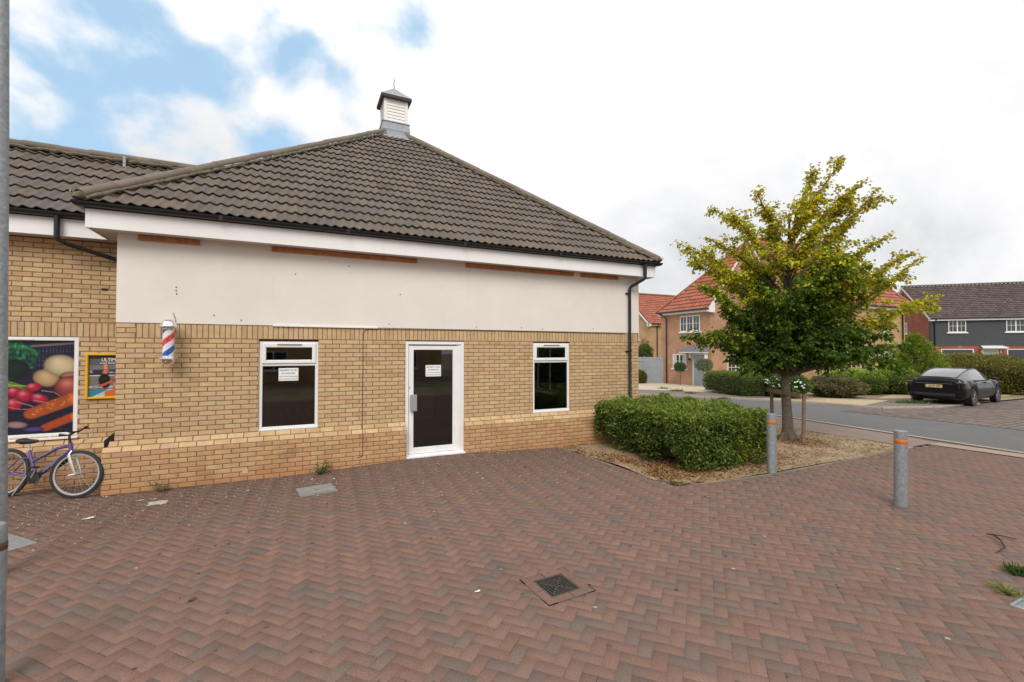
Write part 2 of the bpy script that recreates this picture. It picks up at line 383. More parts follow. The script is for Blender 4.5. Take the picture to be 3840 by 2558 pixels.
M_PAVER = mat('block_paving', attr=True, rough=.93, spec=.25, noise=(70, .30), bump=(110, .0025), stain=[((.105, .075, .060), .55, .54, .86), ((.25, .185, .15), 1.1, .60, .9), ((.36, .31, .27), 95, .69, .75)])
M_JOINT = mat('paving_joint_sand', (.115, .082, .066), rough=1., noise=(30, .3), stain=[((.035, .027, .022), 1.9, .50, .62)])

sheet('ground', [(-260, -260), (300, -260), (300, 300), (-260, 300)], -.078, M_EARTH, kind='structure')
sheet('garden_ground', [(24.2, .25), (27, .2), (40, .2), (70, -.9), (200, -4), (200, 200), (-100, 200), (-20, 36), (0, 25.4), (8.5, 21.5), (13.3, 18), (17.2, 14.6), (20.6, 10.8), (22.7, 6.9)], .003, M_EARTH, kind='structure')
sheet('rear_ground', [(-60, -12), (-7, -12), (-7, .7), (9.8, .7), (14.1, .5), (14.1, 3.4), (13.1, 6.6), (11.1, 9.6), (8.2, 12.6), (4, 15.1), (-3.2, 18), (-20, 22), (-60, 30)], -.035, M_EARTH, kind='structure')
near_kerb = [(14.6, -40), (15.1, -12), (15.52, -4.6), (15.72, -2.6), (15.98, -.3), (16.2, 2.4), (15.9, 5), (14.7, 8), (12.6, 11), (9.5, 14), (5, 17), (-3, 20), (-20, 24)]
far_kerb = [(21.9, .9), (21.7, 3.0), (20.6, 5.8), (18.2, 9.6), (15.4, 13), (11.8, 16), (7, 19.3), (0, 22.3), (-20, 30)]
sheet('road', near_kerb + far_kerb[::-1] + [(24, .2), (70, -1.), (70, -40)], -.06, M_ROAD, kind='structure')
sheet('far_footway', far_kerb + [(-20, 36), (0, 25.4), (8.5, 21.5), (13.3, 18), (17.2, 14.6), (20.6, 10.8), (22.7, 6.9), (24.2, 3.6), (27.2, 2.6), (27.2, .1), (24, .2)], .008, M_PATHF, kind='structure')
sheet('gravel_drive', [(20.7, 10.8), (22.8, 6.95), (25.9, 8), (34, 8.2), (30, 20), (20, 30), (8, 30), (8.6, 21.6), (13.4, 18.1), (17.3, 14.7)], .012, M_GRAVEL, kind='structure')
sheet('sandy_verge', [(21.95, 1.5), (21.75, 3.05), (20.9, 5.2), (22.6, 4.7), (24.4, 3.5), (25.2, 2.2)], .016, M_SANDY, kind='structure')
sheet('sandy_verge', [(25.8, 2.9), (27.4, 3.4), (34, 5.2), (36, 2.2), (33, .9), (29, 1.5)], .012, M_SANDY, kind='structure')
sheet('near_footway', [(14.22, -3.3), (15.37, -3.3), (15.57, -2.6), (15.83, -.3), (16.05, 2.4), (15.75, 4.9), (14.55, 7.9), (12.45, 10.9), (9.4, 13.8), (4.9, 16.8), (-3.2, 19.8), (-3.2, 18), (4, 15.1), (8.2, 12.6), (11.1, 9.6), (13.1, 6.6), (14.0, 3.5), (14.1, .5)], .010, M_PATH, kind='structure')
sheet('road_margin', [(14.9, -3.32), (14.97, -4.6), (14.5, -12.5), (15.0, -12.5), (15.40, -4.6), (15.37, -3.32)], .014, mat('beige_margin', (.33, .25, .20), rough=.95, noise=(14, .15), stain=[((.25, .18, .14), 2, .5, .8)]), kind='structure')
kerb('kerb', [(21.9, .86), (24, .16), (27.3, .06)], .12, -.08, .014, M_KERB, kind='structure')
kerb('kerb', near_kerb[1:11], -.14, -.08, .016, M_KERB, kind='structure').location.z = 0
kerb('kerb', far_kerb[:7], .14, -.08, .016, M_KERB, kind='structure')

def keep_out(x, y):
    """blocks cut round the gully"""
    dx, dy = x-GUL.x, y-GUL.y; c, s = math.cos(GA), math.sin(GA); u, v = dx*c+dy*s, -dx*s+dy*c; m = max(abs(u), abs(v))
    if m >= .153: return x, y
    k = .153/max(m, .02); u, v = u*k, v*k; return GUL.x+u*c-v*s, GUL.y+u*s+v*c
GUL = Vector((4.475, -4.97)); GA = R(4)
def herring_mesh(x0, y0, x1, y1, ang, inside, zf, palette, name, grey=.24):
    """90-degree herringbone of 200 x 100 blocks, laid at an angle"""
    ca, sa = math.cos(ang), math.sin(ang); B = .1; cx, cy = (x0+x1)/2, (y0+y1)/2
    rad = math.hypot(x1-x0, y1-y0)/2; n = int(rad/B)+3
    Vs, Fs, Cs = [], [], []; h = .006
    for j in range(-n, n):
        for i in range(-n, n):
            k = (i-j) % 4
            if k == 0: w, l = 2, 1
            elif k == 2: w, l = 1, 2
            else: continue
            if k == 2: ii, jj = i, j-1+0
            else: ii, jj = i, j
            mx, my = (ii+w/2)*B, (jj+l/2)*B
            wx, wy = cx+mx*ca-my*sa, cy+mx*sa+my*ca
            if not (x0 < wx < x1 and y0 < wy < y1) or not inside(wx, wy): continue
            jx, jy = random.gauss(0, .0007), random.gauss(0, .0007); z = zf(wx, wy); tx, ty = random.gauss(0, .002), random.gauss(0, .002); dz = random.gauss(0, .0003)
            i0 = len(Vs); g = .0005+(random.uniform(.0012, .0034) if random.random() < .22 else 0)
            for q in (0, 1):
                gg = g if q == 0 else g+.0014
                for a, b in ((gg, gg), (w*B-gg, gg), (w*B-gg, l*B-gg), (gg, l*B-gg)):
                    lx, ly = ii*B+a+jx, jj*B+b+jy; px, py = keep_out(cx+lx*ca-ly*sa, cy+lx*sa+ly*ca)
                    zz = zf(px, py) + dz + tx*(lx-mx) + ty*(ly-my)
                    Vs.append((px, py, zz-.0020 if q == 0 else zz))
            Fs.append((i0+4, i0+5, i0+6, i0+7))
            for e in range(4): Fs.append((i0+e, i0+(e+1) % 4, i0+4+(e+1) % 4, i0+4+e))
            c = random.choice(palette[1]) if random.random() < grey else random.choice(palette[0])
            c = jit(c, .05); Cs += [c]*5
    return npmesh(name, np.array(Vs), np.array(Fs), np.array(Cs), M_PAVER)
PAVE = ([(.205, .120, .092), (.196, .116, .091), (.192, .110, .085), (.213, .126, .097), (.184, .113, .091)], [(.150, .113, .096), (.138, .108, .094), (.160, .117, .097)])
BEDPOLY = [(7.45, -.05), (7.62, -3.25), (9.55, -3.42), (14.25, -3.30), (14.15, .5), (14.1, 3.4), (12.2, 6.6), (9.7, 9.5), (9.7, -.05)]
def inpoly(x, y, P):
    c = False; j = len(P)-1
    for i in range(len(P)):
        if (P[i][1] > y) != (P[j][1] > y) and x < (P[j][0]-P[i][0])*(y-P[i][1])/(P[j][1]-P[i][1])+P[i][0]: c = not c
        j = i
    return c
GUL = Vector((4.475, -4.97)); GA = R(4)
def sqdist(x, y, c, a):
    dx, dy = x-c[0], y-c[1]; return max(abs(dx*math.cos(a)+dy*math.sin(a)), abs(-dx*math.sin(a)+dy*math.cos(a)))
COVERS = [(2.665, -1.15, .25, .20, R(9)), (-.54, -1.80, .30, .30, R(42)), (7.96, -7.13, .32, .32, 0.), (.70, -.80, .105, .085, R(6))]
def pave_in(x, y):
    if inpoly(x, y, BEDPOLY): return False
    if -.112 < x < 9.75 and y > -.11: return False
    if y > .74 and x < 0: return False
    if x > 14.2 and y > -3.32: return False
    if x > 15.42-.11*max(0, -4.6-y)*.6: return False
    if sqdist(x, y, GUL, GA) < .165: return False
    for cx, cy, a, b, r in COVERS:
        dx, dy = x-cx, y-cy
        if abs(dx*math.cos(r)+dy*math.sin(r)) < a-.03 and abs(-dx*math.sin(r)+dy*math.cos(r)) < b-.03: return False
    if math.hypot(x-9.62, y+5.15) < .06: return False
    return True
def dirt(m, col, y0, y1, x0=None):
    """trodden dirt lying on the blocks close to the wall foot"""
    nt = m.node_tree; b = nt.nodes['Principled BSDF']; src = b.inputs['Base Color'].links[0].from_socket
    tc = node(nt, 'ShaderNodeTexCoord'); sp = node(nt, 'ShaderNodeSeparateXYZ'); nt.links.new(tc.outputs['Object'], sp.inputs[0])
    n = node(nt, 'ShaderNodeTexNoise', Scale=1.7, Detail=8., Roughness=.7); nt.links.new(tc.outputs['Object'], n.inputs['Vector'])
    v = math_n(nt, 'ADD', sp.outputs[1], math_n(nt, 'MULTIPLY', n.outputs[0], 2.6)); f = math_n(nt, 'MULTIPLY', maprange(nt, v, y0, y1), maprange(nt, sp.outputs[0], 9.5, 7.5))
    n2 = node(nt, 'ShaderNodeTexNoise', Scale=38., Detail=4., Roughness=.7); nt.links.new(tc.outputs['Object'], n2.inputs['Vector'])
    n3 = node(nt, 'ShaderNodeTexNoise', Scale=2.6, Detail=9., Roughness=.72); nt.links.new(tc.outputs['Object'], n3.inputs['Vector'])
    src = mixc(nt, math_n(nt, 'MULTIPLY', maprange(nt, n3.outputs[0], .36, .66), .62), src, (.170, .115, .093))
    c2 = mixc(nt, maprange(nt, n2.outputs[0], .38, .66), tuple(x*.72 for x in col), tuple(x*1.4 for x in col))
    nt.links.new(mixc(nt, math_n(nt, 'MULTIPLY', f, .72), src, c2), b.inputs['Base Color'])
dirt(M_PAVER, (.150, .098, .078), -1.3, .7)
pv = tag(herring_mesh(-7, -12, 15.6, .75, R(42), pave_in, gzp, PAVE, 'block_paving'), kind='structure')
def grid_sheet(name, x0, y0, x1, y1, step, zf, m, inside=None, **kw):
    nx, ny = int((x1-x0)/step)+1, int((y1-y0)/step)+1; mb = MB()
    for i in range(nx):
        for j in range(ny):
            a, b = x0+i*step, y0+j*step
            if inside and not inside(a+step/2, b+step/2): continue
            mb.face([(p, q, zf(p, q)) for p, q in ((a, b), (a+step, b), (a+step, b+step), (a, b+step))])
    return tag(mb.build(name, m), **kw)
grid_sheet('paving_bed', -7, -12, 15.3, .8, .25, lambda x, y: gzp(x, y)-.0018, M_JOINT, inside=lambda x, y: not (4.25 < x < 4.75 and -5.25 < y < -4.75) and not (x > 14.2 and y > -3.4) and not (7.6 < x < 14.2 and y > -3.0), kind='structure')
# straight courses of blocks framing the gully
mb = MB()
for q in range(4):
    a = GA + q*PI/2; ca, sa = math.cos(a), math.sin(a)
    for k in range(2):
        l0, l1 = (-.235, -.02) if k == 0 else (-.016, .158)
        P = [(l0+.003, .153), (l1-.005, .153), (l1-.005, .236), (l0+.003, .236)]
        c = jit(random.choice([(.19, .108, .08), (.18, .10, .075), (.17, .10, .078)]))
        i = [(GUL.x+u*ca-v*sa, GUL.y+u*sa+v*ca) for u, v in P]
        mb.face([(p[0], p[1], .0055) for p in i], c)
        for e in range(4):
            p, r_ = i[e], i[(e+1) % 4]; mb.face([(p[0], p[1], -.012), (r_[0], r_[1], -.012), (r_[0], r_[1], .0055), (p[0], p[1], .0055)], c)
tag(mb.build('gully_surround', M_PAVER), kind='structure')
mb = MB()
for q in range(4):
    a = GA + q*PI/2; ca, sa = math.cos(a), math.sin(a); mb.face([(GUL.x+u*ca-v*sa, GUL.y+u*sa+v*ca, .0032) for u, v in ((-.242, .149), (.242, .149), (.242, .242), (-.242, .242))])
tag(mb.build('gully_joint', M_JOINT), kind='structure')
# bed with dry grass
grid_sheet('planting_bed', 7.3, -3.6, 14.4, 10, .12, lambda x, y: .012+.03*math.sin(3*x+y)*math.sin(2.3*y)*min(1, max(0, 3.2+y)) + gz(x, y), M_BED_SOIL, inside=lambda x, y: inpoly(x, y, BEDPOLY), kind='structure')
M_EDGE = mat('edging', (.205, .155, .118), rough=.95, noise=(14, .3), stain=[((.30, .23, .16), 3, .5, .7)])
kerb('bed_edging', [(7.45, -.12), (7.60, -3.26), (9.5, -3.43), (14.25, -3.31)], -.045, -.03, .008, M_EDGE, kind='structure')
kerb('bed_edging', [(14.22, -3.25), (14.15, .5), (14.05, 3.4)], .05, -.03, .03, M_EDGE, kind='structure')
# setts of the side street: small blocks, further off
def setts():
    Vs, Fs, Cs = [], [], []
    y = -7.
    while y < 1.6:
        x = 19.75 + random.uniform(0, .1)
        while x < 40:
            w = .2*random.uniform(.9, 1.1); w = min(w, .3)
            i0 = len(Vs); z = gz(x, y)-.052
            if x+w < 39 and y < 1.2+.0*x:
                g = .012
                for a, b, zz in ((g, g, z), (w-g, g, z), (w-g, .19-g, z), (g, .19-g, z)): Vs.append((x+a, y+b, gz(x+a, y+b)-.05+random.uniform(0, .004)))
                Fs.append((i0, i0+1, i0+2, i0+3)); Cs.append(jit(random.choice([(.20, .165, .150), (.22, .18, .16), (.17, .15, .14), (.24, .19, .165)]), .16))
            x += w
        y += .2
    return npmesh('street_setts', np.array(Vs), np.array(Fs), np.array(Cs), M_PAVER)
tag(setts(), kind='structure')

# ------------------------------------------------------------ the shop
shop = empty('shop_building', (0, 0, 0), label='single storey buff brick shop with cream render band, tiled pyramid roof and white cupola', cat='shop building')
HOLES = [(1.825, 2.72, .75, 2.25), (4.205, 5.345, -.2, 2.26), (6.875, 7.79, .75, 2.25)]
L = 9.705
mb = MB()
brick_rows(mb, (0, 0, 0), X, -Y, L, .75, 20, HOLES, BUFF, first=1)
soldiers(mb, (0, 0, 0), X, -Y, L, 2.25, .235, [(4.205, 5.345, -.2, 2.26)])
# reveals of the openings
for h0, h1, z0, z1 in HOLES:
    z0 = max(z0, .0)
    for xx, nn in ((h0, X), (h1, -X)):
        zz = z0 if z0 > .7 else .75
        while zz < z1-.03:
            mb.face([(xx, 0, zz), (xx, .10, zz), (xx, .10, zz+.065), (xx, 0, zz+.065)], jit(random.choice(BUFF)), 0); mb.face([(xx, 0, zz+.065), (xx, .10, zz+.065), (xx, .10, zz+.075), (xx, 0, zz+.075)], (1, 1, 1), 1); zz += .075
    mb.face([(h0, 0, z1), (h1, 0, z1), (h1, .10, z1), (h0, .10, z1)], (.3, .2, .12), 1)
# return walls
brick_rows(mb, (L, 0, 0), Y, X, L, .75, 20, [(3.3, 4.9, .75, 2.25)], BUFF); soldiers(mb, (L, 0, 0), Y, X, L, 2.25)
brick_rows(mb, (0, .8, 0), -Y, -X, .8, .75, 23, [], BUFF)
mb.build('wall', [M_BRICK, M_MORTAR], shop)
mb = MB(); up = (Vector((0, .112, .15))).normalized(); sl = math.hypot(.112, .15)
brick_rows(mb, (-.112, -.112, 0), X, -Y, L+.224, -.15, 10, [(4.317, 5.457, -.3, 2.)], PLIN, first=0)
brick_rows(mb, (L+.112, -.112, 0), Y, X, L, -.15, 10, [], PLIN)
brick_rows(mb, (-.112, .8, 0), -Y, -X, .912, -.15, 10, [], PLIN)
no = X.cross(up).normalized()
for r in range(2):      # two courses of sloping plinth bricks
    a0 = -.112 + r*.056
    x = a0 + (.0 if r else 0)
    first = True
    while x < L+.1:
        w = .215 if not (first and r) else .1025
        for s in minus(x, min(x+w, L+.112-r*.056), [(4.205, 5.345, 0, 1)], .5):
            brick_block(mb, (0, -.112, .6), X, up, no, s[0], s[1], r*sl/2+.004, (r+1)*sl/2-.005, BUFF, proud=.006)
        x += w+.01; first = False
O = Vector((0, -.112, .6))
for a, b in ((-.112, 4.205), (5.345, L+.112)):
    t0, t1 = (a+.112 if a < 0 else a), (b-.112 if b > 9 else b)
    mb.face([O+X*a, O+X*b, O+X*t1+up*sl, O+X*t0+up*sl], (1, 1, 1), 1)
# sloped returns and plinth ends beside the door
mb.face([(-.112, .8, .6), (-.112, -.112, .6), (0, 0, .75), (0, .8, .75)], (.5, .33, .17), 0)
mb.face([(L+.112, -.112, .6), (L+.112, L, .6), (L, L, .75), (L, 0, .75)], (.5, .33, .17), 0)
for xx in (4.205, 5.345):
    for r in range(8): mb.face([(xx, -.112, r*.075+.005), (xx, .1, r*.075+.005), (xx, .1, r*.075+.07), (xx, -.112, r*.075+.07)], jit(random.choice(PLIN)), 0)
    e_ = .003*(-1 if xx < 5 else 1); mb.face([(xx+e_*-1*-1, -.11, -.1), (xx+e_, .1, -.1), (xx+e_, .1, .6), (xx+e_, -.11, .6)], (1, 1, 1), 1); mb.face([(xx, -.11, .6), (xx, .1, .6), (xx, .1, .75), (xx, 0, .75)], (.5, .33, .17), 0)
mb.build('plinth', [M_PLINTH, M_MORTAR], shop)
mb = MB()
mb.box((-.006, -.014, 2.478), (L+.006, .02, 3.79)); mb.box((L-.014, -.0, 2.478), (L+.014, L, 3.785)); 
mb.build('render_panel', M_RENDER, shop)
mb = MB(); mb.cbox((2.02, -.034, 2.462), (3.70, -.0145, 2.492), .003); mb.build('drip_trim', M_WHITE, shop)
mb = MB()   # hairline joints and old fixing holes in the render
for x, z0, z1 in ((2.02, 2.9, 3.3), (5.43, 3.0, 3.6)):
    hl = MB(); hl.tube([(x+random.uniform(-.006, .006), -.0142, z0+(z1-z0)*k/12) for k in range(13)], .0012, 4); hl.build('hairline_crack', mat('crack_line', (.42, .38, .34), rough=.9), shop)  # thin grey-brown line along each hairline joint
for x, z in ((.71, 3.03), (.71, 2.98), (.715, 2.93), (1.57, 2.55), (2.35, 3.35), (3.9, 2.55), (7.1, 2.52), (3.2, 3.55), (4.1, 3.1), (8.4, 2.55), (5.6, 2.53), (6.6, 2.54), (1.2, 2.62)):
    mb.lathe([(0, 0), (.011, 0), (.011, .003)], (x, 0, 0), 8); 
    n = 24
    for i in range(len(mb.v)-n, len(mb.v)): vx, vy, vz = mb.v[i]; mb.v[i] = (vx, -.0142-vz, z+vy)
mb.build('fixing_hole', mat('dirty_hole', (.12, .10, .085), rough=.9), shop)
for i, (x0, x1) in enumerate([(.24, 1.0), (1.995, 4.41), (5.37, 7.87), (8.06, 9.085)]):
    mb = MB(); mb.cbox((x0, -.050, 3.703), (x1, -.0145, 3.778), .004); mb.build('timber_batten', M_TIMBER, shop)

# fascia, soffit and gutter follow the eaves round the corners
def sweep(mb, path, prof, closed=False, c=None):
    """path: plan corners [(x,y)], prof: list of (outward offset, z); mitred at every corner"""
    P = [Vector(p) for p in path]; rings = []; n = len(P)
    for i, p in enumerate(P):
        din = (p-P[i-1]).normalized() if (i > 0 or closed) else None; dout = (P[(i+1) % n]-p).normalized() if (i < n-1 or closed) else None
        din = din or dout; dout = dout or din
        n0 = Vector((din.y, -din.x)); n1 = Vector((dout.y, -dout.x)); m = (n0+n1); m = m/ max(.2, m.dot(n0))
        rings.append([(p.x+m.x*o, p.y+m.y*o, z) for o, z in prof])
    for a, b in zip(rings, rings[1:] + ([rings[0]] if closed else [])):
        for k in range(len(prof)-1): mb.face([a[k], b[k], b[k+1], a[k+1]], c)
    return rings
MAINP = [(0, 1.6), (0, 0), (L, 0), (L, L)]
WINGP = [(-7, .8), (0, .8)]
mb = MB()
sweep(mb, MAINP, [(.262, 3.778), (.28, 3.778), (.28, 4.04), (.262, 4.04), (.262, 3.778)]); mb.build('fascia', M_FASCIA, shop)
mb = MB(); sweep(mb, WINGP, [(.262, 3.778), (.28, 3.778), (.28, 4.04), (.262, 4.04), (.262, 3.778)]); mb.build('fascia', M_FASCIA, shop)
mb = MB(); mb.box((-.2815, -.2825, 3.776), (-.215, -.2805, 4.035)); mb.box((-.2825, -.2815, 3.776), (-.2805, -.2, 4.035)); mb.box((L+.215, -.2825, 3.776), (L+.2815, -.2805, 4.035)); mb.box((3.73, -.2825, 3.779), (3.76, -.2805, 4.03)); mb.box((7.1, -.2825, 3.779), (7.13, -.2805, 4.03)); mb.build('joint_cover', M_WHITE, shop)
mb = MB(); sweep(mb, MAINP, [(-.05, 3.788), (.263, 3.788)]); sweep(mb, WINGP, [(-.05, 3.787), (.263, 3.787)])
mb.build('soffit', M_SOFFIT, shop)
mb = MB(); sweep(mb, MAINP, [(.262, 4.04), (.29, 4.04), (.29, 4.10), (.262, 4.10)]); sweep(mb, WINGP, [(.262, 4.04), (.29, 4.04), (.29, 4.10), (.262, 4.10)]); mb.build('eaves_board', mat('eaves_board', (.05, .04, .03), rough=.8), shop)
gp = [(.345+.058*math.cos(R(a)), 4.105+.058*math.sin(R(a))) for a in range(180, 361, 18)]; gi = [(.345+.052*math.cos(R(a)), 4.105+.052*math.sin(R(a))) for a in range(360, 179, -18)]
for pth in ([(0, 1.2), (0, 0), (L, 0), (L, L)], [(-7, .8), (-.30, .8)]):
    mb = MB(); sweep(mb, pth, gp+[(.405, 4.112), (.393, 4.112)]+gi)
    if pth[0][0] == 0:
        for gx in (1.3, 3.12, 5.2, 7.3): mb.box((gx, -.345-.062, 4.046), (gx+.05, -.345+.06, 4.108), skip='t')
    mb.build('gutter', M_BLACK, shop, smooth=True)
# downpipes
mb = MB(); px = 9.395
mb.tube([(9.62, -.345, 4.06), (9.62, -.345, 3.80), (9.62, -.345, 3.74)], .034, 14); mb.tube([(9.62, -.345, 3.76), (9.60, -.33, 3.71), (px+.02, -.09, 3.55), (px, -.07, 3.50), (px, -.07, .8), (px, -.17, .66), (px, -.17, .02)], .034, 14)
for z in (3.40, 2.05, .86): mb.tube([(px, -.07, z-.02), (px, -.07, z+.02)], .042, 14); mb.box((px-.085, -.05, z-.012), (px-.03, -.005, z+.012))
mb.tube([(9.62, -.345, 3.80), (9.62, -.345, 4.05)], .041, 14)
mb.build('downpipe', M_BLACK, shop, smooth=True)
mb = MB(); mb.tube([(-.84, .455, 4.06), (-.84, .455, 3.74)], .036, 14); mb.tube([(-.84, .455, 3.79), (-.82, .46, 3.71), (-.74, .52, 3.66), (-.20, .73, 3.50), (-.08, .73, 3.46), (-.06, .73, 3.3), (-.06, .73, .9)], .034, 14); mb.build('downpipe', M_BLACK, shop, smooth=True)
mb = MB(); mb.box((-.012, .03, .76), (-.0045, .06, 2.47)); P_ = [(-.118, .642), (-.0065, .742), (-.0065, .872), (-.118, .765)]; mb.face([(a, -.004, b) for a, b in P_]); mb.face([(a, .05, b) for a, b in P_])
for i in range(4): mb.face([(P_[i][0], -.004, P_[i][1]), (P_[(i+1) % 4][0], -.004, P_[(i+1) % 4][1]), (P_[(i+1) % 4][0], .05, P_[(i+1) % 4][1]), (P_[i][0], .05, P_[i][1])])
mb.build('joint_strip', M_BLACK, shop)
# cable on the wall
mb = MB(); mb.tube([(9.3, -.012, 2.455), (7, -.012, 2.462), (5, -.012, 2.458), (3.58, -.012, 2.447), (3.48, -.012, 2.43), (3.445, -.012, 2.36), (3.448, -.012, 1.7), (3.44, -.012, .8), (3.44, -.02, .75), (3.44, -.125, .61), (3.44, -.125, .27), (3.43, -.125, .22), (3.35, -.125, .20)], .005, 6); mb.build('cable', mat('cable_brown', (.06, .035, .025), rough=.6), shop, smooth=True)
# vent hole and mortar patches
mb = MB(); mb.box((1.62, -.121, .12), (1.70, -.1165, .19), (.5, .36, .27)); mb.build('wall_patch', mat('patch', (.55, .38, .30), rough=.9), shop)

# ---- windows and door
def frame_rect(mb, x0, x1, z0, z1, y0, y1, w, wt=None, wb=None, ch=.005):
    wt = wt or w; wb = wb or w
    mb.cbox((x0, y0, z0), (x0+w, y1, z1), ch); mb.cbox((x1-w, y0, z0), (x1, y1, z1), ch)
    mb.cbox((x0+w-.001, y0+.0006, z1-wt), (x1-w+.001, y1-.0006, z1), ch); mb.cbox((x0+w-.001, y0+.0006, z0), (x1-w+.001, y1-.0006, z0+wb), ch)
def shop_window(x0, x1, z0, z1, tz, yb=0., glass=True):
    mb = MB(); frame_rect(mb, x0, x1, z0, z1, yb+.025, yb+.09, .052, ch=.006)
    mb.cbox((x0+.045, yb+.027, tz-.028), (x1-.045, yb+.088, tz+.028), .006)
    mb.cbox((x0-.0, yb+.012, z0-.012), (x1, yb+.05, z0+.022), .004)
    f = mb.build('window', M_WHITE, shop)
    mb = MB(); frame_rect(mb, x0+.040, x1-.040, tz+.012, z1-.028, yb+.004, yb+.04, .062, wt=.072, ch=.01); mb.build('sash', M_WHITE, f)
    mb = MB(); mb.cbox((x0+.26, yb-.012, z1-.058), (x1-.26, yb+.004, z1-.036), .003); mb.build('trickle_vent', M_GREY, f)
    mb = MB(); mb.box((x0+.09, yb+.03, tz+.06), (x1-.09, yb+.034, z1-.09)); mb.build('pane', M_GLASS, f)
    mb = MB(); mb.box((x0+.045, yb+.052, z0+.045), (x1-.045, yb+.056, tz-.02)); mb.build('pane', M_GLASS, f)
    mb = MB()
    for a, b in (((x0+.052, z0+.052), (x0+.062, tz-.028)), ((x1-.062, z0+.052), (x1-.052, tz-.028)), ((x0+.062, z0+.052), (x1-.062, z0+.062)), ((x0+.062, tz-.038), (x1-.062, tz-.028))): mb.box((a[0], yb+.040, a[1]), (b[0], yb+.052, b[1]))
    mb.build('glazing_gasket', M_BLACK, f); return f
w1 = shop_window(1.825, 2.72, .757, 2.215, 1.835)
w2 = shop_window(6.875, 7.79, .757, 2.228, 1.835)
mb = MB(); mb.box((1.83, .03, 2.215), (2.715, .09, 2.252)); mb.build('lintel_shadow_gap', mat('lintel_gap_shade', (.07, .03, .015), rough=.9), shop)  # dark strip paints the shade in the gap above the window head
# side window, seen through the glass
mb = MB(); 
for a, b in ((3.3, 3.36), (4.05, 4.11), (4.84, 4.9)): mb.box((L-.09, a, .76), (L-.02, b, 2.24))
for a, b in ((.76, .82), (2.18, 2.24), (1.82, 1.87)): mb.box((L-.088, 3.3, a), (L-.022, 4.9, b))
mb.box((L-.40, 3.2, .735), (L-.088, 5.0, .765)); sw = mb.build('window', M_WHITE, shop); mb = MB(); mb.box((L-.06, 3.36, .82), (L-.056, 4.84, 2.18)); mb.build('pane', M_GLASS, sw)
# door
mb = MB(); frame_rect(mb, 4.205, 5.345, .095, 2.235, .0, .08, .058, wb=.035)
mb.cbox((5.205, .004, .12), (5.285, .075, 2.17), .004); mb.cbox((4.19, -.10, .075), (5.36, .05, .112), .006)
dr = mb.build('door', M_WHITE, shop)
mb = MB(); frame_rect(mb, 4.272, 5.212, .135, 2.160, .012, .060, .088, wt=.082, wb=.115); mb.build('door_leaf', M_WHITE, dr)
mb = MB(); mb.box((4.355, .034, .245), (5.13, .040, 2.082)); mb.build('pane', M_GLASS, dr)
mb = MB(); mb.cbox((4.285, -.055, .94), (4.41, -.035, 1.245), .004); mb.box((4.30, -.036, 1.2), (4.32, .012, 1.23)); mb.box((4.30, -.036, .96), (4.32, .012, .99)); mb.build('door_handle', M_GREY, dr)
mb = MB(); mb.lathe([(0, .004), (.011, .004), (.013, 0)], (0, 0, 0), 12); mb.xform(Matrix.Translation((4.285, .012, 1.37)) @ Matrix.Rotation(PI/2, 4, 'X')); mb.build('key_cylinder', M_INK, dr)
mb = MB(); mb.box((4.275, -.001, 2.168), (5.27, .012, 2.176)); mb.build('door_gap_strip', M_INK, dr)
# interior room
mb = MB(); mb.mi = 0
mb.face([(.25, .11, .10), (L-.25, .11, .10), (L-.25, 6.5, .10), (.25, 6.5, .10)], mi=1)
mb.face([(.25, .11, 2.6), (.25, 6.5, 2.6), (L-.25, 6.5, 2.6), (L-.25, .11, 2.6)]); mb.face([(.25, 6.5, .1), (L-.25, 6.5, .1), (L-.25, 6.5, 2.6), (.25, 6.5, 2.6)]); mb.face([(.25, .11, .1), (.25, 6.5, .1), (.25, 6.5, 2.6), (.25, .11, 2.6)])
for a, b, c_, d in ((.11, 3.3, .1, 2.6), (4.9, 6.5, .1, 2.6), (3.3, 4.9, .1, .74), (3.3, 4.9, 2.26, 2.6)): mb.face([(L-.25, a, c_), (L-.25, b, c_), (L-.25, b, d), (L-.25, a, d)])
HH = sorted([.25, L-.25] + [h for q in HOLES for h in q[:2]])
for a, b in zip(HH, HH[1:]):
    hole = [q for q in HOLES if q[0] < (a+b)/2 < q[1]]
    if not hole: mb.face([(a, .11, .1), (a, .11, 2.6), (b, .11, 2.6), (b, .11, .1)])
    else:
        mb.face([(a, .11, hole[0][3]), (a, .11, 2.6), (b, .11, 2.6), (b, .11, hole[0][3])])
        if hole[0][2] > 0: mb.face([(a, .11, .1), (a, .11, hole[0][2]), (b, .11, hole[0][2]), (b, .11, .1)])
mb.box((3.2, 3.6, .1), (3.3, 6.5, 2.6)); mb.box((6.1, 2.6, .1), (6.2, 5.3, 2.6))
mb.build('interior', [M_ROOM, M_FLOOR], shop)
# low counter inside the shop, dimly visible
mb = MB(); mb.cbox((4.3, 4.6, .1), (6.0, 5.1, 1.0), .01); mb.build('counter', mat('counter', (.35, .34, .32), rough=.5), shop)

